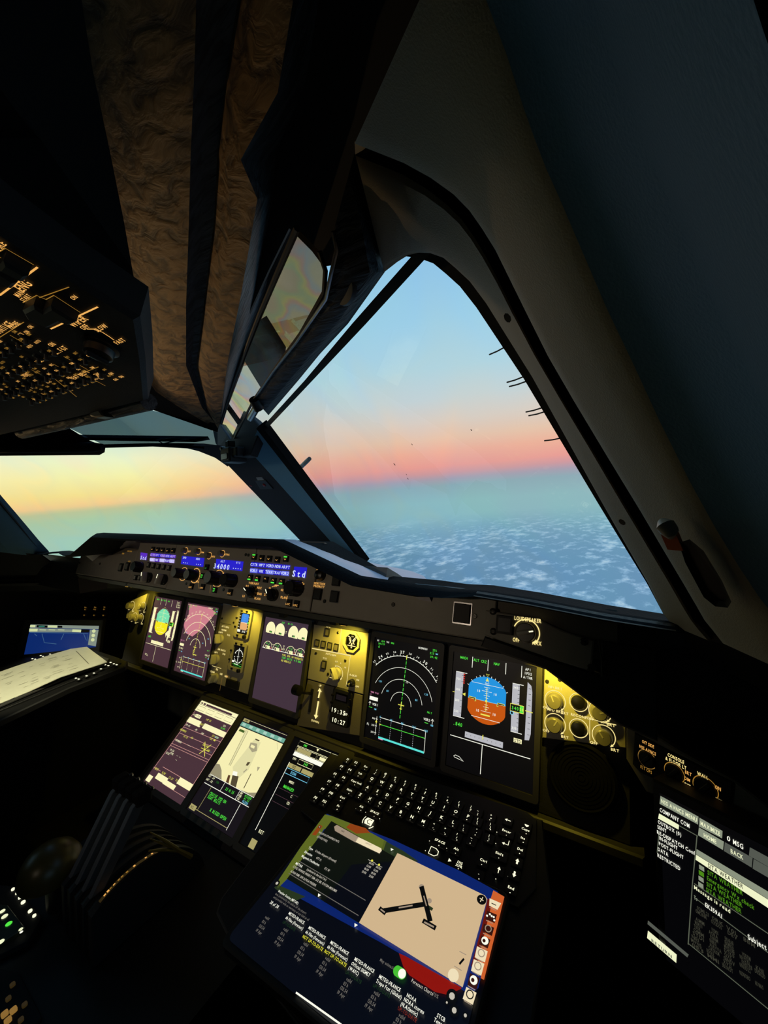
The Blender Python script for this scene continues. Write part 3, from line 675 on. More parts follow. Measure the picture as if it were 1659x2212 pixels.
obj('frame_lines', mb, oh, angle=0)
mb = MB()
def olab(x, y, s, h=.0032, m='lbl_amber'):
    u, v = ou(x, y); mb.text(s, u, v, h, m, .001, 'c')
for x, y, s, h in ((50, 614, 'ENG', .006), (42, 632, 'MAN', .0035), (56, 641, 'START', .003), (168, 692, 'WIPER', .0055), (183, 704, 'OFF', .004), (218, 706, 'SLOW', .004), (259, 735, 'FAST', .004), (8, 705, 'ANTI ICE', .005), (0, 527, 'FIRE', .004), (130, 754, 'EXT LT', .0045), (172, 809, 'SEAT BELTS', .0045), (208, 808, 'SIGNS', .004), (85, 778, 'CABIN', .004), (56, 808, 'VENT', .004), (30, 700, 'PROBE', .004), (112, 742, 'ON', .004), (210, 815, 'AUTO', .003)): olab(x, y, s, h)
def pix(p): d = p-EYE; z = d.dot(FW); return (IW/2+FPX*d.dot(RT)/z, IH/2-FPX*d.dot(UP)/z)
def inside(p, poly):
    c = False
    for i in range(len(poly)):
        (x0, y0), (x1, y1) = poly[i-1], poly[i]
        if (y0 > p[1]) != (y1 > p[1]) and p[0] < (x1-x0)*(p[1]-y0)/(y1-y0)+x0: c = not c
    return c
rr = random.Random(3)
area = [(-30, 760), (50, 708), (100, 735), (150, 762), (205, 775), (272, 815), (215, 838), (95, 872), (-30, 850)]
spots = []
for i in range(-40, 41):
    for j in range(-40, 41):
        u, v = i*.0175+(j % 2)*.004, j*.019
        if inside(pix(OH.at(u, v)), area): spots.append((u, v))
for u, v in spots:
    for dv, du in ((.0075, 0), (-.0075, .002), (.0005, .0085)):
        if rr.random() < .72: mb.text(rr.choice(('OFF', 'ON', 'AUTO', 'BRT', 'DIM')), u+du, v+dv, .0024, rr.choice(('lbl_amber', 'lbl_gold', 'lbl_gold')), .001, 'c')
for x, y in ((250, 818), (262, 812), (240, 805), (160, 640), (20, 560), (45, 720), (66, 704), (58, 715), (40, 745), (15, 760), (70, 835), (90, 850), (75, 862)): olab(x, y, 'ON', .003)
obj('legends', mb, oh, angle=0)
# toggles, push-buttons and the wiper knob
kb_ = MB(); kb_.box(0, 0, .006, .009, 0, .0025, 'black', .001, .002); toggle_base = kb_.mesh('switch_base')
kl = MB(); kl.tube([(0, 0, .002), (0, -.002, .007)], [.0014, .0020], 'black', 8); toggle_lever = kl.mesh('switch_lever')
for u, v in spots:
    b_ = obj('switch', toggle_base, oh, (u, v, 0)); obj('lever', toggle_lever, b_)
for poly in (((16, 539), (70, 572), (57, 586), (2, 556)), ((0, 557), (46, 587), (32, 601), (0, 582)), ((56, 650), (80, 637), (98, 649), (117, 639), (172, 674), (156, 682), (138, 674), (110, 688), (66, 668))):
    mb = MB(); mb.prism([ou(*p) for p in poly], 0, .010, 'black', .002); obj('guarded_button', mb, oh)
u, v = ou(218, 745); mb = MB(); mb.lathe(u, v, [(.0145, 0), (.0145, .003), (.0115, .004), (.011, .010), (.009, .011)], 'knob_black', 28); mb.box(u, v, .004, .017, .011, .014, 'charcoal', .001); obj('wiper_knob', mb, oh)
# padded bar along the front edge of the overhead panel with its hook
hb = thing('overhead_edge_bar', 'padded bar along the front edge of the overhead panel', 'bar')
y0 = OH.o.y+.010; z0 = OH.o.z-.006
mb = MB(); pa, pb2 = at(322, 868, (0, 1, 0), (0, y0, 0)), at(128, 915, (0, 1, 0), (0, y0, 0)); mb.tube([pa, (pa+pb2)/2, pb2, pb2+(pb2-pa)*.6], .010, 'strip_dark', 16); obj('padding', mb, hb)
c = at(212, 893, (0, 1, 0), (0, y0-.012, 0)); mb = MB(); mb.T = Matrix.Translation(c) @ Matrix.Rotation(pi/2, 4, 'X')
mb.prism([(-.009, .010), (.006, .014), (.012, .004), (.026, -.008), (.004, -.007), (-.010, -.003)], -.006, .006, 'black', .002); obj('hook', mb, hb)
# ---------------------------------------------------------------- added fill lamps, out of view: one for the folded lining, one for the glareshield
def fill_lamp(loc, aim, power, col, size):
    fr = Fr(loc, Vector(aim)-Vector(loc), (0, 0, 1))
    t = thing('fill_lamp', 'small round reading lamp beside the far side window', 'lamp', Fr(loc, (1, 0, 0), (0, 1, 0)))  # added fill lamp for the folded lining, out of view, not a real reading lamp
    mb = MB(); mb.tube([(0, 0, .03), (0, 0, 0)], .02, 'black', 16); obj('housing', mb, t)
    l = bpy.data.lights.new('bulb', 'SPOT'); l.energy = power; l.color = col; l.spot_size = radians(size); l.spot_blend = .6; l.shadow_soft_size = .015
    o = bpy.data.objects.new('bulb', l); COL.objects.link(o); o.parent = t
    d = Vector(aim)-Vector(loc); o.rotation_euler = d.to_track_quat('-Z', 'Y').to_euler(); o.location = d.normalized()*.02
    return t
fill_lamp((-.72, -.45, .52), (.27, -.33, .645), 23, (1, .66, .30), 27)
aft_fill = fill_lamp((.15, -1.75, .62), (.08, -.19, .24), 7, (1, .80, .58), 46); aft_fill.name = 'aft_fill_lamp'; aft_fill['label'] = 'small added fill lamp behind the seats, out of view'

# ---------------------------------------------------------------- main instrument panel
ip = thing('instrument_panel', 'dark main instrument panel under the glareshield holding the displays', 'instrument panel', MP)
mb = MB(); mb.T = None
hw = 1.02
mb.box(0, -.002, 2*.765, .262, -.022, -.0125, 'charcoal', .003)
obj('board', mb, ip)
mb = MB(); mb.box(0, -.140, 1.56, .016, -.03, .006, 'bezel_grey', .003); obj('lower_sill', mb, ip)
def flood(name, c, aim, power, col=(1, .76, .06), ang=100, label='slim yellow flood lamp hidden under the glareshield rail'):
    c = Vector(c); t = thing('flood_light', label, 'lamp', Fr(c, (1, 0, 0), (0, 1, 0)))
    mb = MB(); mb.box(0, 0, .022, .012, .002, .010, 'dark_metal', .002, .002); obj('housing', mb, t)
    mb = MB(); mb.box(0, 0, .014, .007, .0005, .002, 'amber_led'); obj('diffuser', mb, t)
    l = bpy.data.lights.new('bulb', 'SPOT'); l.energy = power; l.color = col; l.spot_size = radians(ang); l.spot_blend = .7; l.shadow_soft_size = .004
    o = bpy.data.objects.new('bulb', l); COL.objects.link(o); o.parent = t; o.location = (0, 0, -.003)
    o.rotation_euler = (Vector(aim)-c).to_track_quat('-Z', 'Y').to_euler(); return t
flood('f', (.650, -.030, .150), (.655, .02, .06), 1.4, ang=88, label='slim yellow flood lamp above the lighting knobs beside the near outboard display')
flood('f', (.225, -.020, .132), (.20, .02, .04), 1.35, ang=115, label='slim yellow flood lamp above the landing gear panel')
flood('f', (-.13, -.030, .136), (-.155, .02, .03), .85, ang=110, label='slim yellow flood lamp above the standby instruments')
flood('f', (-.668, -.040, .142), (-.67, .015, .03), 1.1, ang=110, label="slim yellow flood lamp above the lighting knobs at the far end of the panel")

# ---------------------------------------------------------------- display units
DW, DH = .157, .2064
class Scr:
    """draws on a display in unit coordinates: x 0..1 to the right, y 0..1 downwards"""
    def __init__(s, mb, w=DW, h=DH, z=.0006): s.mb = mb; s.w = w; s.h = h; s.z = z
    def p(s, x, y): return ((x-.5)*s.w, (.5-y)*s.h)
    def line(s, pts, m, w=.0011, k=1, closed=False): s.mb.line([s.p(*q) for q in pts], w, s.z*k, m, closed)
    def poly(s, pts, m, k=1): s.mb.flat([s.p(*q) for q in pts], s.z*k, m)
    def rect(s, x0, y0, x1, y1, m, k=1): s.poly([(x0, y0), (x1, y0), (x1, y1), (x0, y1)], m, k)
    def frame(s, x0, y0, x1, y1, m, w=.0009, k=2): s.line([(x0, y0), (x1, y0), (x1, y1), (x0, y1)], m, w, k, True)
    def arc(s, x, y, r, a0, a1, m, w=.0011, k=1, n=28, ry=None):
        c = s.p(x, y); s.mb.line(circ(c[0], c[1], r, n, radians(a0), radians(a1), ry), w, s.z*k, m)
    def t(s, txt, x, y, h, m, al='c', k=3, mono=.70, rot=0): c = s.p(x, y); s.mb.text(txt, c[0], c[1], h*.94, m, s.z*k, al, mono, rot, .78)
def display(fr, u, label, draw, bg, glass=None, name='display_unit', cat='display', w=DW, h=DH, group=None):
    f = fr.sub(u, 0); t = thing(name, label, cat, f, group)
    bw = .010
    mb = MB(); o_ = rrect(0, 0, w+2*bw, h+2*bw+.004, .006); i_ = rrect(0, 0, w+.001, h+.001, .001)
    mb.ring(o_, i_, -.012, .003, 'bezel_grey'); obj('bezel', mb, t, angle=30)
    mb = MB(); mb.rect(-w/2, -h/2, w/2, h/2, 0, bg); obj('screen', mb, t, angle=0)
    parts = {}
    def layer(nm, lab=None):
        parts[nm] = parts.get(nm) or (MB(), lab); return Scr(parts[nm][0], w, h)
    draw(layer)
    for nm, (b, lab) in parts.items():
        if b.v: obj(nm, b, t, angle=0, label=lab)
    return t
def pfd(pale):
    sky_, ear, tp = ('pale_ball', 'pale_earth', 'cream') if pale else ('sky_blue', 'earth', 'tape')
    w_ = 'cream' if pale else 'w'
    def draw(L):
        g = L('symbology')
        for x in (.247, .443, .656, .838): g.line([(x, .015), (x, .112)], w_)
        t = L('lettering')
        t.t('MACH', .138, .038, .0052, 'gr'); t.t('ALT CRZ', .345, .038, .0052, 'gr'); t.t('NAV', .549, .038, .0052, 'gr')
        t.t('AP1', .911, .034, .0048, w_); t.t('1FD2', .911, .068, .0048, w_); t.t('A/THR', .911, .102, .0046, w_)
        # attitude ball
        a = L('attitude_ball'); cx, cy, rx, ry = .447, .368, .2265, .199
        out = []
        for k in range(48):
            q = 2*pi*k/48; x, y = cx+.27*cos(q), cy-.2005*sin(q)
            out.append((min(cx+rx, max(cx-rx, x)), y))
        up_ = [p for p in out if p[1] <= cy+.001]; dn_ = [p for p in out if p[1] >= cy-.001]
        hl, hr = (cx-rx, cy+.008), (cx+rx, cy+.008)
        a.poly([hr]+sorted(up_, key=lambda p: -atan2(cy-p[1], p[0]-cx))[::-1]+[hl], sky_); a.poly([hl]+sorted(dn_, key=lambda p: -atan2(cy-p[1]-1e-6, p[0]-cx))[::1][::-1]+[hr], ear)
        a.line([hl, hr], 'cyb' if not pale else 'cream', .0009, 2)
        a.line([(cx-.19, .235), (cx+.19, .235)], w_, .0006, 2); a.line([(cx-.17, .525), (cx+.17, .525)], w_, .0008, 2)
        for d_, hwid in ((.02, .02), (.04, .035), (.058, .02), (.076, .06), (.092, .02), (.11, .035), (.13, .02)):
            a.line([(cx-hwid, cy-d_), (cx+hwid, cy-d_)], w_, .0006, 2)
        for d_, hwid in ((.03, .02), (.05, .035), (.068, .02), (.088, .06)):
            a.line([(cx-hwid, cy+.008+d_), (cx+hwid, cy+.008+d_)], w_, .0006, 2)
        a.line([(cx-.06, cy+.125), (cx+.05, cy+.125)], 'yl', .0024, 2)
        a.line([(cx, cy-.11), (cx, cy+.09)], 'yl', .0011, 2)
        for dy in (-.068, .10):
            for dx in (-.1, .1): a.t('10', cx+dx, cy+dy, .0048, w_, k=3)
        for sg in (-1, 1):
            a.line([(cx+sg*.215, cy+.004), (cx+sg*.135, cy+.004), (cx+sg*.135, cy+.028)], 'yl', .0034, 2); a.line([(cx+sg*.212, cy+.004), (cx+sg*.138, cy+.004), (cx+sg*.138, cy+.024)], 'scr_black', .0018, 3)
        a.rect(cx-.012, cy-.002, cx+.012, cy+.014, 'yl', 3); a.poly([(cx-.02, cy-.165), (cx+.02, cy-.165), (cx, cy-.195)], 'yl', 3)
        a.line([(cx-.025, cy-.145), (cx+.025, cy-.145), (cx, cy-.17)], 'wy', .0008, 3, True)
        for q in (-60, -45, -30, -20, -10, 10, 20, 30, 45, 60):
            r_ = radians(90-q); c_, s_ = cos(r_), sin(r_); g.line([(cx+.262*c_, cy-.2*s_), (cx+.262*c_*1.07, cy-.2*s_*1.07)], w_, .001)
        g.line([(cx-.02, cy-.225), (cx+.02, cy-.225), (cx, cy-.205)], 'yl', .0009, 2, True)
        # speed tape
        s = L('speed_tape'); s.rect(.046, .174, .146, .568, tp); s.line([(.046, .174), (.19, .174)], w_); s.line([(.046, .568), (.19, .568)], w_)
        for k in range(7): s.line([(.125, .2+k*.055), (.146, .2+k*.055)], 'scr_black', .0006, 2)
        for k, n_ in enumerate(('320', '300', '280', '260')): s.t(n_, .085, .235+k*.095, .0042, 'wy' if pale else 'w')
        for k in range(5): s.rect(.146, .182+k*.019, .166, .192+k*.019, 'rd', 2)
        s.poly([(.146, .36), (.185, .345), (.185, .375)], 'yl', 2); s.line([(.02, .36), (.05, .36)], 'yl', .001, 2)
        L('lettering').t('.840', .114, .628, .0068, 'gr')
        # altitude tape and vertical speed scale
        h = L('altitude_tape'); h.rect(.742, .174, .824, .568, tp); h.line([(.742, .174), (.866, .174)], w_); h.line([(.742, .568), (.866, .568)], w_)
        for k in range(12): h.line([(.805, .19+k*.033), (.824, .19+k*.033)], 'scr_black', .0006, 2)
        for k, n_ in enumerate(('345', '335')): h.t(n_, .78, .205+k*.33, .0042, w_)
        h.rect(.73, .342, .878, .402, 'scr_black', 3); h.frame(.73, .342, .878, .402, 'yl', .0012, 4); h.rect(.835, .345, .876, .400, 'gr', 4); h.t('340', .785, .372, .0062, 'gr', k=5); h.t('20', .855, .372, .0052, 'yl', k=5)
        h.rect(.73, .402, .77, .43, 'cyb', 4); h.rect(.738, .406, .762, .424, 'scr_black', 5)
        if pale: h.poly([(.66, .52), (.742, .47), (.80, .55), (.76, .64), (.70, .60)], 'cream', 2); h.rect(.70, .55, .742, .62, 'scr_purple', 3)
        v = L('vertical_speed_scale'); v.poly([(.909, .139), (.951, .165), (.963, .216), (.961, .548), (.945, .60), (.898, .607)], tp)
        for k in range(9): v.line([(.925, .19+k*.046), (.95, .19+k*.046)], 'scr_black', .0006, 2)
        v.line([(.895, .373), (.975, .377)], 'yl', .0014, 3)
        # heading strip, std box, lower half
        b = L('heading_strip'); b.rect(.211, .673, .664, .721, tp if not pale else 'cream'); b.line([(.43, .66), (.43, .70)], 'yl', .0016, 2)
        for k in range(9): b.line([(.235+k*.05, .69), (.235+k*.05, .70)], 'scr_black', .0006, 2)
        g.rect(.78, .612, .868, .646, 'cream', 1); g.t('STD', .824, .629, .0058, 'scr_black', k=3)
        g.line([(.027, .739), (.966, .739)], w_, .0012); g.line([(.428, .74), (.424, .979)], w_, .0012)
        g.line([(.089, .905), (.11, .893), (.16, .897), (.215, .925), (.16, .918), (.10, .912)], w_, .0009, 1, True)
    return draw
def navd(pale):
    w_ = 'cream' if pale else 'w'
    def draw(L):
        g = L('symbology'); t = L('lettering')
        if pale: L('reflection_patch').poly([(.02, .30), (.10, .17), (.06, .02), (.72, .02), (.93, .07), (.60, .34), (.36, .47), (.12, .445), (.02, .34)], 'pink_glare', .5)  # pink reflection on the glass, put into the screen's own glow
        cx, cy = .517, .604
        for r_, a0, a1 in ((.0728, 17, 156), (.0495, 12, 166), (.0243, 3, 176)): g.arc(cx-.012, cy, r_, a0, a1, w_, .0008 if not pale else .0014, 1, 36)
        R_ = .0964; g.arc(cx-.012, cy, R_, 38, 137, w_, .0012)
        c = g.p(cx-.012, cy)
        for k in range(21):
            q = radians(40+k*4.75); l_ = .0042 if k % 2 == 0 else .0022
            g.mb.line([(c[0]+R_*cos(q), c[1]+R_*sin(q)), (c[0]+(R_+l_)*cos(q), c[1]+(R_+l_)*sin(q))], .0009, g.z, w_)
        for k, n_ in enumerate(('32', '31', '30', '29', '28', '27', '26', '25', '24', '23')):
            q = radians(42+k*10.4); hh = .0056 if n_ in ('24', '27', '30') else .0036
            t.mb.text(n_, c[0]+(R_+.0082)*cos(q), c[1]+(R_+.0082)*sin(q), hh, w_, t.z*3, 'c', .8, q-pi/2)
        p0, p1 = (.532, .138), (.514, .74)
        for k in range(14):
            a, b = lerp(p0, p1, k/14), lerp(p0, p1, (k+.72)/14); g.line([a, b], 'gr' if not pale else 'yl', .0012, 2)
        g.line([(.532, .12), (.532, .16)], 'yl', .0016, 3)
        g.line([(cx-.045, cy), (cx+.045, cy)], 'yl', .0016, 3); g.line([(cx, cy-.03), (cx, cy+.045)], 'yl', .0014, 3); g.line([(cx-.018, cy+.035), (cx+.018, cy+.035)], 'yl', .0012, 3)
        if pale: g.line([(cx-.02, cy+.04), (cx-.02, cy+.10), (cx+.09, cy+.10)], 'yl', .0022, 3)
        g.line([(.565, .365), (.555, .385), (.585, .385)], w_, .0007, 2, True)
        t.t('GS', .055, .028, .0036, w_); t.t('454', .135, .028, .0042, 'gr'); t.t('TAS', .215, .028, .0036, w_); t.t('486', .29, .028, .0042, 'gr'); t.t('246/33', .115, .056, .0040, 'gr')
        g.line([(.075, .072), (.075, .10)], 'gr', .0008); g.line([(.062, .09), (.075, .102), (.088, .09)], 'gr', .0008)
        t.t('N55W050', .76, .024, .0042, w_); t.t('276', .93, .022, .0046, 'gr'); t.t('223', .895, .053, .0046, 'gr'); t.t('NM', .962, .053, .0034, 'cyb'); t.t('09:42', .925, .088, .0046, 'gr')
        for x, y, s_ in ((.16, .43, '120'), (.29, .505, '80'), (.86, .445, '120'), (.73, .52, '80')): t.t(s_, x, y, .004, 'cyb')
        t.t('TERR TILE', .09, .555, .0032, 'mg'); t.t('11', .03, .578, .0032, 'mg'); g.rect(.015, .598, .15, .634, w_)
        t.t('VOR1', .12, .667, .005, w_); g.line([(.03, .655), (.03, .69)], w_, .0009); g.line([(.012, .668), (.03, .65), (.048, .668)], w_, .0009)
        g.line([(.02, .706), (.075, .706)], 'gr', .001); t.t('NM', .13, .71, .0036, 'cyb')
        t.t('VOR2', .90, .667, .005, w_); g.line([(.975, .655), (.975, .70)], w_, .0009); g.line([(.955, .668), (.975, .65), (.995, .668)], w_, .0009)
        t.t('NX.T', .93, .60, .0036, 'gr'); g.line([(.87, .70), (.92, .70)], 'gr', .001); t.t('NM', .975, .706, .0036, 'cyb')
        v = L('vertical_profile')
        v.line([(.222, .775), (.90, .773)], w_, .0011); v.line([(.895, .775), (.897, .962)], w_, .0009)
        for k, n_ in enumerate(('0', '40', '80', '120', '160')):
            x = .222+k*.169; v.t(n_, x, .767, .0044, 'cyb', k=4)
            for j in range(9):
                if k < 4: v.line([(x, .79+j*.02), (x, .80+j*.02)], w_ if pale else 'tape', .0008)
        v.line([(.222, .839), (.894, .836)], 'gr' if not pale else 'yl', .0010, 2); v.poly([(.222, .832), (.25, .839), (.222, .846)], 'yl', 3)
        v.rect(.222, .952, .898, .969, 'cy', 2); v.rect(.222, .967, .29, .978, 'mg' if not pale else 'cream', 1)
        v.line([(.165, .775), (.165, .951)], w_, .0009)
        for k, n_ in enumerate(('500', '350', '200')): v.t(n_, .12, .80+k*.065, .0036, w_); v.line([(.15, .80+k*.065), (.18, .80+k*.065)], w_, .0009)
        v.t('FL', .04, .868, .0044, w_)
        v.poly([(.15, .825), (.165, .81), (.18, .825), (.165, .84)], 'yl', 2)
    return draw
def ewd(L):
    g = L('engine_gauges'); t = L('lettering')
    t.t('CLB', .44, .03, .0046, 'gr'); t.t('85.1%', .60, .032, .0046, 'gr')
    for k, x in enumerate((.167, .39, .692, .905)):
        c = g.p(x, .145); g.mb.flat(circ(c[0], c[1], .0172, 22, radians(-28), radians(205), ry=.0205), g.z, 'cream')
        g.rect(x-.02, .152, x+.105, .186, 'cream', 2); g.rect(x-.012, .158, x+.05, .18, 'scr_purple', 3); g.t('82', x+.03, .17, .0042, 'gr', k=4)
        g.line([(x-.09, .15), (x-.10, .175), (x-.06, .19)], 'cream', .001)
        g.t('81.3', x+.0, .316, .0044, 'gr')
        g.arc(x, .30+.066, .0155, 5, 185, 'cream', .0013); g.line([(x, .37), (x+.02, .325)], 'gr', .0012, 2); g.rect(x-.055, .345, x+.055, .385, 'cream', 2); g.rect(x-.045, .350, x-.02, .38, 'scr_purple', 3)
        g.arc(x, .375, .0135, -2, 18, 'rd', .0016, 2)
    for x in (.28, .80): g.line([(x-.02, .316), (x+.02, .316)], 'cream', .0008)
    for y in (.14, .316): g.t('T', .54, y, .007, 'cream')
    g.t('EGT', .54, .345, .0045, 'cream')
    g.line([(.043, .378), (1.0, .376)], 'w', .0016)
    t.t('FUEL XFR IN PROGRESS', .53, .409, .0050, 'yl', 'l', mono=.70); t.t('SEAT BELTS', .53, .441, .0050, 'gr', 'l', mono=.72); t.t('4 X ENG', .80, .441, .0050, 'gr', 'l', mono=.66); t.t('NO MOBILE', .53, .475, .0050, 'yl', 'l', mono=.72)
def mfd_l(L):
    g = L('page_layout'); t = L('lettering')
    g.rect(.0, .0, 1, .045, 'cream'); g.rect(.18, .018, .86, .042, 'scr_purple', 2); g.rect(.03, .02, .08, .038, 'scr_purple', 2); g.rect(.10, .018, .16, .04, 'scr_purple', 2)
    g.rect(0, .05, 1, .135, 'cream')
    for k in range(4): g.frame(.04+k*.24, .07, .22+k*.24, .115, 'knob_light', .0007)
    t.t('ACT', .08, .185, .005, 'cream'); g.rect(.10, .165, .24, .205, 'cream'); g.t('F-PLN', .17, .185, .0046, 'scr_purple', k=3)
    t.t('LAT 55', .46, .18, .0048, 'yl'); g.rect(0, .225, .33, .27, 'cream'); g.rect(.42, .225, 1, .285, 'cream'); g.rect(.0, .27, .36, .29, 'cream'); g.t('DEST', .38, .25, .0046, 'yl')
    for k in range(3): t.t(('276', 'FL340', 'M.84')[k], .86, .17+.03*k if k < 2 else .31, .0046, ('wy', 'gr', 'cyb')[k])
    for y in (.355, .43, .51, .56, .585): g.line([(.02, y), (.98, y-.02)], 'fcu_pale' if False else 'pink_line', .0009)
    for x, y, s_, m in ((.10, .32, '09:42', 'wy'), (.33, .325, '.84', 'wy'), (.52, .335, '340', 'wy'), (.82, .31, '271/454', 'yl'), (.80, .345, '223 NM', 'yl'), (.08, .39, 'N55W050', 'yl'), (.22, .44, '10:18', 'yl'), (.36, .42, '.84', 'yl'), (.14, .51, 'N54W060', 'wy'), (.42, .50, '----', 'wy'), (.75, .43, '268/462', 'yl'), (.86, .46, '340', 'yl'), (.93, .462, '-', 'cyb'), (.14, .62, '10:56', 'wy'), (.18, .65, 'CYYR', 'wy'), (.1, .665, 'DISC', 'wy'), (.36, .64, '-- --', 'wy'), (.36, .68, '--', 'wy'), (.10, .845, 'DEST', 'yl'), (.30, .845, 'KJFK', 'yl'), (.5, .85, '13:27', 'yl'), (.66, .84, '21.3', 'yl')):
        t.t(s_, x, y, .0048, m, mono=.74)
    t.line([(.68, .40), (.86, .53)], 'yl', .0016, 2); t.line([(.84, .40), (.72, .53)], 'yl', .0016, 2); t.line([(.68, .47), (.88, .47)], 'yl', .0012, 2)
    g.line([(.02, .15), (.02, .86)], 'pink_line', .0012); g.line([(.98, .12), (.98, .85)], 'pink_line', .0014)
    g.rect(.02, .92, .13, .985, 'cream'); g.rect(.18, .865, .45, .925, 'cream'); g.rect(.40, .885, .69, .93, 'cream'); g.rect(.66, .80, 1, .865, 'cream'); g.line([(.18, .80), (.66, .80)], 'pink_line', .001); g.line([(0, .845), (.2, .845)], 'pink_line', .001)
    g.line([(.5, .93), (1, .93)], 'pink_line', .0008)
def sdd(L):
    g = L('page_layout'); t = L('lettering')
    g.rect(.02, .01, .16, .045, 'knob_light_e'); g.t('CAM', .09, .028, .0045, 'scr_dim', k=3); g.line([(.17, .015), (.98, .018)], 'cream', .0006)
    g.rect(.02, .055, 1, .10, 'teal_bar')
    for k in range(6): g.rect(.06+k*.16, .062, .13+k*.16, .092, 'teal_hi', 2)
    # tail-camera picture: pale fuselage seen from the fin
    c = L('camera_picture'); c.rect(.03, .11, 1, .645, 'cam_light')
    c.poly([(.03, .54), (.10, .53), (.20, .57), (.30, .645), (.03, .645)], 'cam_mid', 2); c.poly([(.70, .645), (.86, .635), (1, .60), (1, .645)], 'cam_mid', 2)
    c.poly([(.20, .12), (.245, .12), (.305, .50), (.27, .50)], 'cam_pale', 2); c.line([(.20, .12), (.275, .50)], 'cam_dark', .0009, 3); c.line([(.25, .12), (.31, .50)], 'cam_dark', .0009, 3)
    c.poly([(.45, .18), (.60, .18), (.66, .46), (.58, .56), (.46, .56), (.36, .50)], 'cam_pale', 2)
    c.poly([(.42, .22), (.55, .205), (.62, .27), (.55, .30), (.44, .27)], 'cam_shade', 3); c.rect(.47, .165, .56, .178, 'cam_dark', 3); c.poly([(.46, .235), (.54, .235), (.55, .262), (.47, .262)], 'cam_light', 4)
    c.poly([(.44, .56), (.56, .55), (.62, .645), (.50, .645)], 'cam_dark', 3); c.poly([(.37, .58), (.41, .575), (.46, .645), (.40, .645)], 'cam_brown', 3); c.poly([(.42, .53), (.50, .52), (.53, .555), (.44, .565)], 'w', 4)
    c.poly([(.57, .40), (.62, .39), (.61, .43), (.57, .435)], 'cam_dark', 3); c.line([(.63, .46), (.60, .50)], 'cam_shade', .003, 3); c.line([(.74, .48), (.755, .62)], 'cam_dark', .0022, 3); c.poly([(.78, .40), (.83, .395), (.82, .44)], 'cam_shade', 3); c.line([(.88, .12), (.96, .18)], 'cam_shade', .0006, 3)
    c.rect(.07, .135, .19, .16, 'cam_green', 3)
    g.line([(.03, .648), (1, .648)], 'w', .001); g.line([(.03, .737), (1, .735)], 'w', .0012); g.line([(.385, .65), (.385, .735)], 'w', .001); g.line([(.71, .65), (.71, .735)], 'w', .001)
    t.t('TAT -24', .10, .665, .0046, 'wy'); t.t('SAT -52', .10, .70, .0046, 'wy'); t.t('ISA', .26, .68, .0046, 'grd'); t.t('23 H 35', .55, .693, .0058, 'gr')
    t.t('GW', .76, .665, .0046, 'wy'); t.t('FOB', .76, .69, .0046, 'wy'); t.t('CG', .76, .715, .0046, 'wy'); t.t('412300', .90, .667, .005, 'gr'); t.t('41.31', .90, .692, .005, 'gr'); t.t('96500', .90, .717, .005, 'cyb')
    t.t('CRUISE SPD ON', .42, .79, .006, 'gr'); t.t('SEAT BELTS', .38, .822, .006, 'gr'); t.t('X BLEED OPEN', .58, .905, .0062, 'gr')
    g.line([(.20, .745), (.20, .96)], 'knob_light_e', .001); g.line([(.835, .745), (.84, .975)], 'w', .0012); g.line([(.07, .965), (.84, .958)], 'knob_light_e', .001); g.rect(.03, .94, .16, .985, 'knob_light_e'); g.t('RCL', .095, .963, .0046, 'scr_dim', k=3)
def mfd_r(L):
    g = L('page_layout'); t = L('lettering')
    g.frame(.12, .02, .9, .07, 'cream', .0008); t.t('FMS', .25, .045, .005, 'gr'); g.poly([(.45, .03), (.50, .03), (.475, .055)], 'cream', 2)
    g.frame(.12, .08, .5, .125, 'cream', .0008); g.rect(.14, .085, .4, .12, 'knob_light_e'); g.frame(.52, .08, .9, .125, 'cream', .0008); g.rect(.56, .088, .72, .118, 'cream')
    g.rect(.12, .13, .75, .17, 'w'); t.t('SPD', .18, .195, .0048, 'wy'); g.frame(.26, .182, .52, .225, 'cream', .0009); t.t('340', .40, .203, .0056, 'gr')
    g.rect(.12, .245, .36, .285, 'knob_light_e'); g.rect(.38, .245, .58, .285, 'knob_light_e'); g.t('CRZ', .24, .265, .0048, 'scr_dim', k=3)
    g.line([(.127, .24), (.137, .86)], 'w', .0013); g.frame(.14, .295, .55, .345, 'cyb', .001); t.t('ECON', .28, .32, .0054, 'cyb'); t.t('MODE', .32, .395, .0048, 'wy'); t.t('MANAGED', .32, .45, .0058, 'gr')
    for y in (.48, .54, .60): g.line([(.16, y), (.7, y)], 'scr_purple', .0008)
    t.t('C', .42, .50, .005, 'wy'); t.t('CO', .42, .56, .005, 'wy'); t.t('RET', .24, .85, .006, 'wy'); g.rect(.15, .92, .25, .99, 'knob_light_e')
for n_, c_ in (('pink_line', (206, 150, 140)), ('knob_light_e', (170, 160, 104)), ('teal_hi', (170, 206, 190)), ('cam_light', (246, 238, 178)), ('cam_pale', (226, 220, 166)), ('cam_mid', (150, 142, 112)), ('cam_shade', (168, 160, 128)), ('cam_dark', (84, 74, 52)), ('cam_brown', (92, 62, 38)), ('cam_green', (70, 96, 40))): glow(n_, c_, 1.0)
glow('scr_violet', (66, 50, 62), 1.0)
display(MP, .543, 'near outboard display with a blue and orange horizon ball', pfd(False), 'scr_black')
display(MP, .3555, 'display with white range arcs on black, just inboard of the near horizon ball', navd(False), 'scr_black')
display(MP, 0, 'middle display with eight engine dials above an empty purple field', ewd, 'scr_violet')
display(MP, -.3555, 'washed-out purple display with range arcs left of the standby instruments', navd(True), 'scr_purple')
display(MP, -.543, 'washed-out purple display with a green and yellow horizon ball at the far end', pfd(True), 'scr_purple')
display(LP, -.177, 'lower purple flight plan display nearest the thrust levers', mfd_l, 'scr_mfd' if False else 'scr_purple')
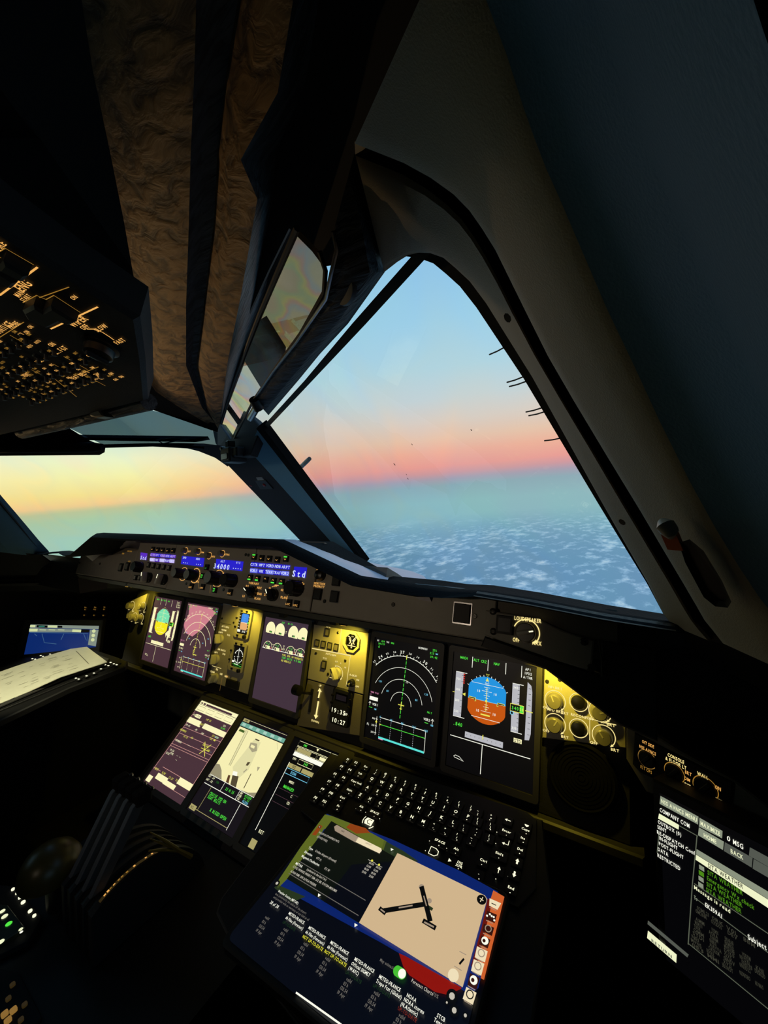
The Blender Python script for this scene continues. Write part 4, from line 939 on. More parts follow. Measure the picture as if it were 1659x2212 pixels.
display(LP, 0, 'lower display showing a cream tail camera picture', sdd, 'scr_dim')
display(LP, .177, 'lower dark display half hidden by the keyboard', mfd_r, 'scr_black')
pd_ = thing('pedestal_display_panel', 'sloping dark panel around the three lower displays', 'instrument panel', LP)
mb = MB(); mb.box(0, 0, .60, .262, -.05, -.0125, 'charcoal', .004); obj('board', mb, pd_)
mat('grille', (9, 9, 9), .9, spec=.1)
# ---------------------------------------------------------------- small panel furniture, shared meshes
def mesh_of(fn, name, angle=35):
    b = MB(); fn(b); return b.mesh(name, angle)
def knob_mesh(r, h, m='knob_grey', top='knob_light', mark=True):
    b = MB(); b.lathe(0, 0, [(r*1.08, 0), (r*1.08, h*.12), (r, h*.2), (r*.94, h*.92), (r*.82, h)], m, 26)
    if mark: b.box(0, r*.45, r*.16, r*.8, h, h+.0004, top)
    return b.mesh('knob')
def grip_knob_mesh(r, h, m='knob_black', fin='knob_grey'):
    b = MB(); b.lathe(0, 0, [(r, 0), (r, h*.35), (r*.9, h*.42)], m, 26); b.box(0, 0, r*.62, r*1.9, h*.4, h, fin, r*.12, r*.2); b.box(0, r*.5, r*.14, r*.7, h, h+.0004, 'lbl_white'); return b.mesh('knob')
def screw_mesh(r=.0032):
    b = MB(); b.lathe(0, 0, [(r, 0), (r, .001), (r*.8, .0016)], 'screw', 14); b.box(0, 0, r*1.3, r*.25, .0016, .0018, 'black'); return b.mesh('screw')
SCREW = screw_mesh()
def btn_mesh(w, h, d=.004, m='black', face='charcoal', rim=None):
    b = MB()
    if rim: b.ring(rrect(0, 0, w*1.16, h*1.16, .001), rrect(0, 0, w*1.02, h*1.02, .001), 0, .0012, rim)
    b.box(0, 0, w, h, 0, d, m, .0006, 0); b.rect(-w*.36, -h*.36, w*.36, h*.36, d+.0001, face); return b.mesh('button')
def arc_label(fr, parent, u, v, r, lo='OFF', hi='BRT', head=None, m='lbl_yellow', a0=225, a1=-40, h=.0042, name='legend'):
    b = MB(); b.line(circ(u, v, r, 26, radians(a0), radians(a1)), .0011, .0004, m)
    q = radians(a1); b.flat([(u+(r+.0018)*cos(q), v+(r+.0018)*sin(q)), (u+(r-.0018)*cos(q), v+(r-.0018)*sin(q)), (u+r*cos(q-.3), v+r*sin(q-.3))], .0005, m)
    if lo: b.text(lo, u+r*1.12*cos(radians(225))-.001, v+r*1.12*sin(radians(225))-.001, h, m, .0004)
    if hi: b.text(hi, u+r*1.25*cos(radians(-48))+.002, v+r*1.25*sin(radians(-48))-.001, h, m, .0004)
    if head:
        for k, t_ in enumerate(head.split('|')): b.text(t_, u, v+r+.005+(len(head.split('|'))-1-k)*h*1.5, h, m, .0004)
    return obj(name, b, parent, angle=0)

# ---------------------------------------------------------------- near lighting control panel (flood-lit yellow)
f = Fr(MP.at(.70, 0, -.004), MP.x, MP.y)
t = thing('lighting_control_panel', 'yellow-lit panel of round brightness knobs right of the near horizon ball display', 'control panel', f)
P = lambda x, y: f.uv(x, y)
mb = MB(); mb.prism([(-.066, .118), (-.066, -.012), (.058, .006), (.058, .118)], -.012, 0, 'panel_grey', .001); obj('face_plate', mb, t)
KN = knob_mesh(.0125, .017)
for x, y, rot, lo, hi, head in ((1199, 1514, .4, 'OFF', 'BRT', 'ND BRT'), (1199, 1564, -.5, 'OFF', 'BRT', 'MFD BRT'), (1296, 1537, -1.2, 'OFF', 'BRT', None), (1304, 1590, .6, 'OFF', 'BRT', 'OIT')):
    u, v = P(x, y); obj('knob', KN, t, (u, v, 0), rot); arc_label(f, t, u, v, .0165, lo, hi, head)
BT = MB(); BT.lathe(0, 0, [(.0115, 0), (.0115, .006), (.0095, .0085), (.004, .0095)], 'knob_black', 24); BT = BT.mesh('push_button')
for x, y, s_ in ((1250, 1517, 'PFD/ND'), (1250, 1573, 'RECONF')):
    u, v = P(x, y); obj('push_button', BT, t, (u, v, 0)); b = MB(); b.line(circ(u, v, .0142, 30), .0011, .0004, 'lbl_yellow', True); b.text(s_, u, v+.019, .0042, 'lbl_yellow', .0004); obj('legend', b, t, angle=0)
b = MB(); b.line([P(1331, 1566), P(1274, 1553), P(1274, 1599)], .0011, .0004, 'lbl_yellow'); obj('divider_line', b, t, angle=0)
u, v = P(1182, 1472); obj('screw', SCREW, t, (u, v, 0)); u, v = P(1209, 1468); obj('screw', SCREW, t, (u, v, 0))
# loudspeaker grille under it
t = thing('loudspeaker_grille', 'round dark loudspeaker grille under the yellow-lit brightness knobs', 'speaker', Fr(MP.at(*MP.uv(1255, 1680), -.004), MP.x, MP.y))
mb = MB(); mb.lathe(0, 0, [(.052, -.008), (.052, .001), (.048, .003), (.046, .001)], 'grille', 40); obj('rim', mb, t)
mb = MB()
for k in range(8): mb.line(circ(0, 0, .005+k*.0053, 36), .0016, .0018, 'grille', True)
obj('mesh', mb, t, angle=0)

# ---------------------------------------------------------------- landing gear and autobrake panel, clock, brake gauge
f = Fr(MP.at(.18, 0, -.004), MP.x, MP.y)
t = thing('landing_gear_panel', 'yellow-lit landing gear and autobrake panel between the engine display and the near range display', 'control panel', f)
P = lambda x, y: f.uv(x, y)
GO = [(680, 1345), (795, 1352), (778, 1560+20), (655, 1568)]
mb = MB(); mb.prism([P(678, 1349), P(796, 1368), P(784, 1500), P(664, 1466)], -.010, 0, 'panel_grey', .001); obj('upper_plate', mb, t)
mb = MB(); mb.prism([P(664, 1468), P(783, 1502), P(776, 1590), P(640, 1568)], -.012, -.001, 'panel_dark', .001); obj('lower_plate', mb, t)
mb = MB(); mb.prism([P(690, 1341), P(800, 1359), P(797, 1367), P(686, 1350)], -.006, .004, 'bezel_grey', .001); obj('top_strip', mb, t)
b = MB(); L_ = lambda *q: b.line([P(*p) for p in q], .0010, .0005, 'lbl_yellow')
L_((674, 1400), (734, 1411), (758, 1416)); L_((738, 1357), (732, 1409)); L_((757, 1417), (748, 1482)); L_((712, 1463), (726, 1467)); L_((674, 1401), (757, 1417))
for x, y, s_, h in ((710, 1353, 'L/G', .0048), (715, 1414, 'AUTO BRK', .0042), (702, 1422, 'RTO', .0036), (727, 1429, 'LO', .0038), (725, 1438, '2', .0036), (736, 1433, '3', .0036), (746, 1442, 'HI', .0036), (763, 1459, 'A-SKID', .0042), (773, 1469, 'ON', .0036), (772, 1483, 'OFF', .0036), (692, 1481, 'UP', .0044), (681, 1558, 'DOWN', .0044)):
    u, v = P(x, y); b.text(s_, u, v, h, 'lbl_yellow', .0006)
AR = lambda q: b.flat([P(*p) for p in q], .0012, 'lbl_yellow')
AR([(691, 1486), (696, 1495), (693, 1494), (690, 1508), (687, 1507), (690, 1493), (687, 1493)]); AR([(687, 1514), (690, 1515), (685, 1545), (688, 1546), (682, 1553), (679, 1544), (682, 1544)])
obj('legend', b, t, angle=0)
BM = btn_mesh(.0125, .019, .004, 'black', 'panel_dark')
for x, y in ((708, 1366), (701, 1436)): u, v = P(x, y); obj('button', BM, t, (u, v, 0))
LM = mesh_of(lambda b: (b.box(0, 0, .0125, .017, 0, .003, 'black', .0008), b.rect(-.005, -.006, .005, .006, .0032, 'panel_dark')), 'annunciator')
for k in range(4): u, v = P(686+k*13.6, 1389+k*3.2); obj('annunciator', LM, t, (u, v, 0))
for x, y in ((730, 1367), (683, 1411), (746, 1427), (709, 1456)): u, v = P(x, y); obj('screw', SCREW, t, (u, v, 0))
u, v = P(728, 1455); b = MB(); b.lathe(0, 0, [(.0135, 0), (.0135, .004), (.011, .006)], 'knob_light', 26); b.box(0, 0, .009, .029, .006, .019, 'knob_light', .002, .003); b.box(0, .008, .002, .010, .019, .0195, 'black'); obj('autobrake_knob', b, t, (u, v, 0), .55)
arc_label(f, t, u, v, .0165, None, None, None, 'lbl_yellow', 120, -30)
b = MB(); b.lathe(0, 0, [(.0085, 0), (.0085, .003), (.007, .010), (.005, .011)], 'knob_black', 20); b.tube([(0, 0, .008), (0, -.004, .018)], [.0025, .0035], 'metal', 10); u, v = P(761, 1475); obj('antiskid_switch', b, t, (u, v, 0))
b = MB(); b.box(*P(672, 1513), .007, .052, 0, .0005, 'black'); obj('lever_slot', b, t)
b = MB(); u, v = P(673, 1498); b.tube([(u, v, 0), (u, v+.004, .022), (u-.006, v+.008, .036)], [.0032, .003, .004], 'dark_metal', 12); c0 = Vector((u-.010, v+.011, .042)); b.tube([c0-Vector((.010, 0, 0)), c0-Vector((.0085, 0, 0)), c0+Vector((.0085, 0, 0)), c0+Vector((.010, 0, 0))], [.008, .0115, .0115, .008], 'rubber', 20); obj('gear_lever', b, t, label='black gear lever with a round wheel-shaped grip')
# triple brake pressure gauge
u, v = P(761, 1387)
g_ = thing('brake_pressure_gauge', 'octagonal brake pressure dial at the top of the yellow-lit landing gear panel', 'gauge', f.sub(u, v))
b = MB(); oc = [(.0245*cos(pi/8+k*pi/4), .0245*sin(pi/8+k*pi/4)) for k in range(8)]; oc2 = [(.0190*cos(pi/8+k*pi/4), .0190*sin(pi/8+k*pi/4)) for k in range(8)]; b.ring(oc, oc2, 0, .005, 'panel_grey'); obj('bezel', b, g_)
b = MB(); b.flat(circ(0, 0, .0188, 24), .0012, 'screen_glass'); obj('dial', b, g_, angle=0)
b = MB()
for s_ in (-1, 1): b.line(circ(s_*.012, .003, .0085, 14, radians(90-s_*10), radians(90+s_*150)), .0022, .0016, 'lbl_yellow'); b.line([(s_*.009, .008), (s_*.003, -.002)], .0026, .0018, 'lbl_yellow')
b.line([(-.012, -.0085), (.012, -.0085)], .0020, .0016, 'lbl_yellow'); b.line([(0, -.002), (0, -.008)], .004, .0018, 'lbl_yellow'); b.flat(circ(0, -.012, .002, 10), .0016, 'lbl_yellow'); b.text('PSI', 0, .0125, .003, 'lbl_yellow', .0016); b.line([(.0, .002), (.006, .008)], .0012, .002, 'lbl_white'); obj('markings', b, g_, angle=0)
# clock
u, v = P(738, 1528)
c_ = thing('clock', 'black digital clock below the landing gear panel showing white digits', 'clock', f.sub(u, v))
b = MB(); b.box(0, .001, .056, .078, -.008, .006, 'black', .003, .008); obj('case', b, c_)
b = MB(); b.box(0, .022, .034, .017, .006, .0066, 'screen_glass'); b.rect(-.014, .0155, .014, .0265, .0068, 'clock_blue' if 'clock_blue' in MATS else 'scr_dim'); obj('window', b, c_, angle=0)
b = MB(); b.text('19:35', -.004, -.008, .0092, 'lbl_white', .0064, 'c', .66); b.text('30', .018, -.0092, .0056, 'lbl_white', .0064, 'c', .6); b.text('10:27', 0, -.028, .0092, 'lbl_white', .0064, 'c', .62); obj('digits', b, c_, angle=0)
SB = mesh_of(lambda b: b.box(0, 0, .0065, .005, 0, .0035, 'dark_metal', .001, .001), 'button')
for s_ in (-1, 1):
    for dv in (.022, .006, -.012): obj('button', SB, c_, (s_*.0245, dv, .006))

# ---------------------------------------------------------------- standby instruments and switch column
f = Fr(MP.at(-.19, 0, -.004), MP.x, MP.y); P = lambda x, y: f.uv(x, y)
t = thing('standby_switch_column', 'yellow-lit switch panel between the far range display and the engine display', 'control panel', f)
b = MB(); b.prism([P(482, 1303), P(570, 1325), P(535, 1500), P(448, 1470)], -.010, 0, 'panel_grey', .001); obj('face_plate', b, t)
for x, y, r_ in ((477, 1380, .4), (468, 1424, .1), (466, 1464, -.3)):
    u, v = P(x, y); b = MB(); b.lathe(0, 0, [(.013, 0), (.013, .004), (.011, .006)], 'knob_light', 26); b.box(0, 0, .0095, .027, .006, .021, 'knob_light', .0025, .003); b.box(0, .008, .002, .009, .021, .0214, 'black'); obj('selector_knob', b, t, (u, v, 0), r_)
b = MB()
for x, y, s_ in ((487, 1354, 'ATT HDG'), (484, 1361, 'NORM'), (477, 1366, 'CAPT'), (494, 1372, 'F/O'), (479, 1404, 'AIR DATA'), (466, 1409, 'CAPT'), (484, 1413, 'F/O'), (469, 1446, 'EIS'), (459, 1451, 'ECAM'), (478, 1456, 'OIS'), (488, 1461, 'ND')): u, v = P(x, y); b.text(s_, u, v, .0048, 'lbl_yellow', .0005)
b.line([P(458, 1438), P(478, 1444)], .0009, .0005, 'lbl_yellow'); b.line([P(475, 1492), P(480, 1464)], .0008, .0005, 'lbl_dim'); b.line([P(476, 1345), P(500, 1350)], .0009, .0005, 'black'); obj('legend', b, t, angle=0)
for x, y in ((480, 1336), (505, 1345)): u, v = P(x, y); obj('screw', SCREW, t, (u, v, 0))
def standby(px, py, name, label, draw):
    u, v = f.uv(px, py); s_ = thing(name, label, 'instrument', f.sub(u, v)); w, h = .062, .079
    b = MB(); b.ring(rrect(0, 0, w, h, .008), rrect(0, 0, .047, .058, .002), 0, .006, 'panel_grey'); obj('bezel', b, s_)
    b = MB(); b.rect(-.0235, -.029, .0235, .029, .001, 'scr_black'); obj('screen', b, s_, angle=0)
    b = MB(); draw(Scr(b, .047, .058, .0014)); obj('symbology', b, s_, angle=0)
    for x_, y_ in ((-.012, .0335), (.010, .0335), (-.012, -.0335), (-.0275, .012), (-.0275, -.012)): obj('button', SB, s_, (x_, y_, .006))
    b = MB(); b.lathe(.018, -.0335, [(.0055, .006), (.005, .012), (.003, .013)], 'knob_black', 14); obj('knob', b, s_)
def s1(g):
    g.poly(rr_(.5, .26, .62, .44), 'isis_blue', 1); g.poly(rr_(.5, .62, .62, .36), 'isis_tan', 1); g.line([(.2, .46), (.8, .47)], 'w', .0007, 2)
    for k in range(6): g.line([(.03, .16+k*.13), (.16, .17+k*.13)], 'w', .0009, 2); g.line([(.84, .16+k*.13), (.97, .17+k*.13)], 'w', .0009, 2)
    for k in range(3): g.line([(.4, .14+k*.1), (.6, .14+k*.1)], 'cyb', .0006, 2)
    g.rect(.05, .80, .3, .92, 'w', 2); g.t('.840', .62, .86, .006, 'w'); g.rect(.8, .40, 1, .47, 'gr', 2)
def rr_(x, y, w, h): return [(x-w*.5, y-h*.35), (x-w*.38, y-h*.5), (x+w*.38, y-h*.5), (x+w*.5, y-h*.35), (x+w*.5, y+h*.35), (x+w*.38, y+h*.5), (x-w*.38, y+h*.5), (x-w*.5, y+h*.35)]
def s2(g):
    g.arc(.5, .5, .017, 20, 160, 'w', .0016); g.arc(.5, .5, .017, 200, 340, 'w', .0012)
    for k in range(10): q = radians(k*36+10); g.line([(.5+.30*cos(q), .5-.25*sin(q)), (.5+.38*cos(q), .5-.31*sin(q))], 'w', .0014)
    g.line([(.5, .15), (.5, .75)], 'w', .0014, 2); g.line([(.4, .52), (.6, .5)], 'w', .0008, 2); g.poly([(.46, .18), (.54, .18), (.5, .1)], 'w', 2)
    g.rect(.05, .72, .25, .80, 'w', 2); g.line([(.2, .80), (1, .82)], 'grd', .0012); g.line([(.1, .88), (1, .92)], 'gr', .0010); g.line([(.2, .96), (.9, .98)], 'grd', .0012); g.line([(.25, .85), (.6, .86)], 'w', .0014, 2)
glow('isis_blue', (64, 140, 232)); glow('isis_tan', (232, 172, 110)); glow('clock_blue', (30, 44, 70))
standby(528, 1347, 'standby_attitude_display', 'small standby attitude display with a blue sky patch, above the small compass display', s1)
standby(516, 1418, 'standby_navigation_display', 'small standby compass display with a white arc, under the small attitude display', s2)
b = MB(); b.box(*P(503, 1478), .055, .022, 0, .004, 'black', .002, .003); obj('ventilation_cover', b, t)
b = MB(); u, v = P(490, 1461); b.text('OIS', u, v, .0044, 'lbl_amber', .0006); obj('legend', b, t, angle=0)

# ---------------------------------------------------------------- far lighting panel and far switch row
f = Fr(MP.at(-.70, 0, -.004), MP.x, MP.y); P = lambda x, y: f.uv(x, y)
t = thing('lighting_control_panel', 'yellow-lit brightness knobs left of the far horizon ball display', 'control panel', f)
b = MB(); b.prism([P(318, 1282), P(302, 1345), P(272, 1335), P(278, 1300)], -.010, 0, 'panel_grey', .001); obj('face_plate', b, t)
for x, y, r_ in ((285, 1309, .5), (309, 1311, -.3), (291, 1334, .2), (304, 1336, .9)):
    u, v = P(x, y); obj('knob', KN, t, (u, v, 0), r_); arc_label(f, t, u, v, .0165, 'OFF', 'BRT')
t = thing('far_switch_panel', 'three tiny amber-lit switches in the dark above the far blue screen', 'control panel', f)
b = MB(); b.prism([P(168, 1312), P(236, 1312), P(232, 1338), P(166, 1338)], -.012, -.002, 'black', .001); obj('face_plate', b, t)
for k, x in enumerate((182, 203, 223)):
    b = MB(); u, v = P(x, 1322); b.text(('ON', 'AUTO', 'OFF')[k], u, v+.010, .0046, 'lbl_gold', .0002); b.text(('RESET', 'MODE', 'TEST')[k], u, v+.018, .0042, 'lbl_gold', .0002); b.text('OFF', u+.006, v-.012, .0042, 'lbl_gold', .0002); obj('legend', b, t, angle=0)
    obj('switch', toggle_base, t, (u, v, -.002))

# ---------------------------------------------------------------- glareshield controls
P = FC.uv
def gpanel(name, label, poly, z=.003, m='panel_grey'):
    t = thing(name, label, 'control panel', FC); b = MB(); b.prism([P(*q) for q in poly], -.002, z, m, .0012); obj('face_plate', b, t); return t
# outlines in the face plane, metres
def gbox(name, label, x0, x1, y0, y1):
    t = thing(name, label, 'control panel', FC); b = MB(); b.prism([(x0, y0), (x1, y0), (x1, y1), (x0, y1)], -.002, .003, 'panel_grey', .0012); obj('face_plate', b, t); return t
GZ = .003
efl = gbox('display_control_panel', 'glareshield control panel with violet soft keys at the far end of the knob row', -.297, -.137, -.064, .052)
fcu = gbox('autopilot_control_panel', 'middle glareshield panel with two blue number windows and four big knobs', -.1355, .1355, -.066, .052)
efr = gbox('display_control_panel', 'glareshield panel with blue soft keys and green key lights at its near end', .137, .297, -.064, .052)
def Z2(x, y): return P(270+x/3.858, 1150+y/3.858, GZ)
def lcd(t, corners, bg, items):
    b = MB(); q = [Z2(*c) for c in corners]; b.prism(q, GZ, GZ+.0008, bg); obj('lcd_window', b, t, angle=0)
    b = MB()
    for s_, x, y, h, m in items: u, v = Z2(x, y); b.text(s_, u, v, h, m, GZ+.0012, 'c', .74)
    obj('digits', b, t, angle=0)
lcd(efl, ((133, 168), (187, 176), (180, 232), (128, 222)), 'fcu_violet', [('Std', 157, 212, .0095, 'fcu_txt')])
lcd(efr, ((1413, 286), (1518, 294), (1506, 378), (1402, 366)), 'fcu_blue', [('Std', 1452, 346, .0115, 'fcu_txt')])
lcd(fcu, ((478, 196), (662, 214), (652, 288), (468, 264)), 'fcu_blue', [('SPD', 500, 212, .0045, 'fcu_txt'), ('HDG', 612, 222, .0045, 'fcu_txt'), ('---', 508, 250, .007, 'fcu_txt'), ('---', 618, 263, .007, 'fcu_txt')])
lcd(fcu, ((764, 222), (988, 244), (977, 322), (754, 300)), 'fcu_blue', [('ALT', 818, 242, .0045, 'fcu_txt'), ('V/S', 948, 254, .0045, 'fcu_txt'), ('34000', 808, 285, .0105, 'fcu_txt'), ('----', 938, 297, .007, 'fcu_txt')])
def softkeys(t, tl, tr, bl, br, words, pal, txt, alt):
    for k, w_ in enumerate(words):
        a, b_ = k/5+.01, (k+1)/5-.01; q = [lerp(bl, br, a), lerp(bl, br, b_), lerp(tl, tr, b_), lerp(tl, tr, a)]
        m = MB(); m.prism([Z2(*p) for p in q], GZ, GZ+.0015, pal[k % len(pal)], .0004); key = obj('soft_key', m, t, angle=0)
        m = MB(); c = lerp(lerp(bl, br, (a+b_)/2), lerp(tl, tr, (a+b_)/2), .5); m.text(w_, *Z2(*c), .0054, txt, GZ+.0019, 'c', .70); obj('legend', m, key, angle=0)
softkeys(efl, (217, 172), (426, 190), (213, 200), (422, 216), ('CSTR', 'WPT', 'VORD', 'NDB', 'ARPT'), ('fcu_violet', 'fcu_blue'), 'fcu_pale', 0)
softkeys(efl, (212, 212), (415, 226), (208, 240), (412, 256), ('VOR1', 'WX', 'TERR', 'TRAF', 'VOR2'), ('fcu_pale', 'fcu_violet'), 'fcu_txt', 0)
softkeys(efr, (1052, 248), (1382, 274), (1046, 284), (1376, 312), ('CSTR', 'WPT', 'VORD', 'NDB', 'ARPT'), ('fcu_blue',), 'fcu_txt', 0)
softkeys(efr, (1046, 298), (1372, 326), (1041, 334), (1368, 364), ('VOR1', 'WX', 'TERR', 'TRAF', 'VOR2'), ('fcu_blue_l', 'fcu_blue'), 'fcu_txt', 0)
# small dim-knobs with amber rings along the top
SK = knob_mesh(.0058, .010, 'knob_grey', 'knob_light', False)
for t, x, y, s_ in ((fcu, 508, 153, 'BRT'), (fcu, 616, 161, 'DIM'), (fcu, 704, 195, 'HDG'), (fcu, 813, 178, 'METRIC')):
    u, v = Z2(x, y); obj('small_knob', SK, t, (u, v, GZ))
    b = MB(); b.line(circ(u, v, .0072, 22), .0010, GZ+.0004, 'lbl_amber', True); b.text(s_, u+.014, v-.001, .0036, 'lbl_amber', GZ+.0004); b.text('O', u-.012, v, .0034, 'lbl_dim', GZ+.0004); obj('legend', b, t, angle=0)
# square keys with chevrons
KM = btn_mesh(.0115, .0115, .004, 'black', 'charcoal')
def keys(t, pts, up, lights):
    for k, (x, y) in enumerate(pts):
        u, v = Z2(x, y); o = obj('key', KM, t, (u, v, GZ)); b = MB(); s_ = 1 if up else -1
        b.line([(-.0024, .001*s_-.0008*s_), (0, .0036*s_-.0012*s_), (.0024, .001*s_-.0008*s_)], .0009, .0044, 'lbl_amber')
        if k in lights: b.rect(-.0042, -s_*.0048, .0042, -s_*.0022, .0044, 'gr')
        obj('legend', b, o, angle=0)
keys(efr, ((1085, 205), (1146, 215), (1210, 220), (1277, 228), (1348, 222)), False, (0, 4)); keys(efr, ((1050, 378), (1112, 385), (1180, 394), (1245, 405), (1313, 412)), True, (0, 1, 3, 4))
keys(efl, ((240, 140), (281, 146), (321, 148), (365, 152), (408, 152)), False, ()); 
LK = mesh_of(lambda b: (b.box(0, 0, .0095, .013, 0, .0045, 'black', .0008), b.rect(-.003, -.003, .003, .004, .0047, 'knob_light')), 'key')
for x, y in ((205, 273), (246, 279), (287, 286), (331, 291), (375, 297)): u, v = Z2(x, y); obj('key', LK, efl, (u, v, GZ))
# big knobs
def bigknob(t, x, y, r, h, m, ring=None, rad=None, label=None, dots=False, cap=None):
    u, v = Z2(x, y); b = MB(); b.lathe(0, 0, [(r*1.05, 0), (r*1.05, .003), (r, .004), (r*.97, h*.9), (r*.86, h)], m, 28)
    for k in range(14): q = k*2*pi/14; b.box(r*.985*cos(q), r*.985*sin(q), r*.16, r*.16, .005, h*.88, m)
    if cap: b.flat(circ(0, 0, r*.84, 20), h+.0001, cap)
    obj('knob', b, t, (u, v, GZ), label=label)
    if ring:
        b = MB()
        if dots:
            for k in range(18): q = k*2*pi/18; b.flat(circ(u+rad*cos(q), v+rad*sin(q), .0014, 6), GZ+.0004, ring)
        b.line(circ(u, v, rad, 30), .0011, GZ+.0004, ring, True); obj('lit_ring', b, t, angle=0)
bigknob(fcu, 488, 347, .0105, .024, 'knob_black', 'lbl_amber', .0145, None, False, 'knob_grey'); bigknob(fcu, 587, 360, .0115, .022, 'knob_black', 'lbl_amber', .0155, None, True, 'knob_grey')
bigknob(fcu, 776, 385, .0135, .026, 'knob_black', 'lbl_amber', .0175, None, False, 'knob_grey'); bigknob(fcu, 905, 405, .0125, .026, 'knob_black', None, None, None, False, 'charcoal')
bigknob(efl, 133, 292, .0125, .020, 'knob_black'); bigknob(efr, 1440, 470, .0135, .024, 'knob_black', None, None, None, False, 'charcoal')
for x, y, r_ in ((205, 378, .3), (330, 395, -.2)): u, v = Z2(x, y); obj('selector_knob', grip_knob_mesh(.0125, .02, 'knob_black', 'knob_light'), efl, (u, v, GZ), r_)
for x, y, r_ in ((1070, 497, 1.0), (1243, 522, .6)): u, v = Z2(x, y); obj('selector_knob', grip_knob_mesh(.0115, .018, 'knob_black', 'charcoal'), efr, (u, v, GZ), r_)
b = MB()
for x, y, s_ in ((1020, 448, 'ILS'), (1052, 422, 'VOR'), (1096, 428, 'NAV'), (990, 530, 'LS'), (1120, 462, 'ARC'), (1122, 512, 'ENG'), (1105, 552, 'PLAN'), (1208, 466, '10'), (1258, 444, '20'), (1310, 480, '40'), (1325, 543, 'PLAN'), (1190, 522, 'ZOOM'), (1400, 412, 'in Hg'), (1480, 425, 'hPa')): u, v = Z2(x, y); b.text(s_, u, v, .0042, 'lbl_amber', GZ+.0005)
for q in (((1225, 455), (1255, 442), (1282, 442)), ((1200, 520), (1214, 470)), ((1378, 392), (1374, 430)), ((1358, 480), (1347, 598)), ((1384, 418), (1440, 430), (1478, 424))): b.line([Z2(*p) for p in q], .0011, GZ+.0004, 'lbl_amber')
obj('legend', b, efr, angle=0)
b = MB()
for x, y, s_ in ((752, 330, '100'), (790, 345, '1000'), (822, 338, 'ft'), (874, 356, 'UP'), (862, 436, 'DN'), (545, 320, 'TRK'), (605, 412, 'FPA')): u, v = Z2(x, y); b.text(s_, u, v, .0040, 'lbl_amber', GZ+.0005)
for q in (((741, 318), (736, 420)), ((884, 362), (878, 376)), ((628, 310), (612, 470)), ((716, 440), (708, 505))): b.line([Z2(*p) for p in q], .0008, GZ+.0004, 'lbl_dim')
obj('legend', b, fcu, angle=0)
# annunciator push-buttons
AB = btn_mesh(.0105, .0125, .0045, 'black', 'charcoal')
for t, x, y, m in ((fcu, 562, 450, 'lbl_amber'), (fcu, 656, 455, 'lbl_amber'), (fcu, 757, 480, 'gr'), (fcu, 885, 500, 'lbl_amber'), (fcu, 690, 292, 'grd'), (fcu, 655, 366, 'gr'), (efl, 95, 378, None), (efl, 130, 380, None), (efr, 1375, 588, 'lbl_amber'), (efr, 1437, 598, 'lbl_amber')):
    u, v = Z2(x, y); o = obj('push_button', AB, t, (u, v, GZ)); b = MB()
    if m: b.text('LOC' if m == 'lbl_amber' else 'AP', 0, -.0022, .0034, m, .0050)
    if m == 'gr': b.rect(-.003, .001, .003, .003, .0049, 'gr')
    if m: obj('legend', b, o, angle=0)
    else: b.rect(-.0035, -.004, .0035, .004, .0049, 'knob_light'); obj('cap', b, o, angle=0)
for t, x, y in ((fcu, 512, 428), (fcu, 822, 478), (efl, 15, 430), (efr, 1008, 186), (efr, 1030, 190)): u, v = Z2(x, y); obj('screw', SCREW, t, (u, v, GZ))
# far and near warning button groups
wl = thing('warning_button_panel', 'far end of the glareshield face with two pale-lit square buttons', 'control panel', FC)
b = MB(); b.prism([(-.600, -.064), (-.299, -.064), (-.299, .018), (-.42, -.001), (-.600, -.010)], -.002, .002, 'panel_grey', .001); obj('face_plate', b, wl)
for x, y in ((264, 1226), (278, 1224)): u, v = P(x, y); obj('button', btn_mesh(.014, .019, .004, 'black', 'knob_grey', 'dark_metal'), wl, (u, v, .002))
for x, y in ((174, 1216), (218, 1218)): u, v = P(x, y); obj('screw', SCREW, wl, (u, v, .002))
b = MB()
for x, y, s_ in ((282, 1191, 'CHRONO'), (268, 1196, 'SIDE'), (281, 1213, 'ATC')): u, v = P(x, y); b.text(s_, u, v, .0036, 'lbl_gold', .0024)
obj('legend', b, wl, angle=0)
wr = thing('warning_button_panel', 'long plain glareshield panel with one silver-rimmed square button and a round knob', 'control panel', FC)
b = MB(); b.prism([(.299, -.064), (.612, -.064), (.612, .0), (.42, .0), (.299, .030)], -.002, .002, 'panel_grey', .001); obj('face_plate', b, wr)
for x, y, w_, rim in ((1000, 1325, .023, 'metal'), (725, 1289, .0155, 'metal'), (729, 1254, .0150, 'charcoal'), (689, 1284, .015, 'charcoal')):
    u, v = P(x, y); obj('button', btn_mesh(w_, w_*1.1, .004, 'black', 'black', rim), wr, (u, v, .002))
u, v = P(696, 1243); b = MB(); b.lathe(0, 0, [(.010, 0), (.010, .003), (.008, .010), (.003, .012)], 'knob_black', 22); obj('push_button', b, wr, (u, v, .002)); b = MB(); b.line(circ(u, v, .0115, 26), .001, .0026, 'knob_light', True); obj('ring', b, wr, angle=0)
b = MB()
for x, y, s_ in ((695, 1230, 'CHRONO'), (692, 1261, 'SIDESTICK'), (691, 1267, 'PRIORITY')): u, v = P(x, y); b.text(s_, u, v, .0036, 'lbl_amber', .0024)
obj('legend', b, wr, angle=0)
for x, y in ((703, 1299), (851, 1306), (1027, 1331)): u, v = P(x, y); obj('screw', SCREW, wr, (u, v, .002))
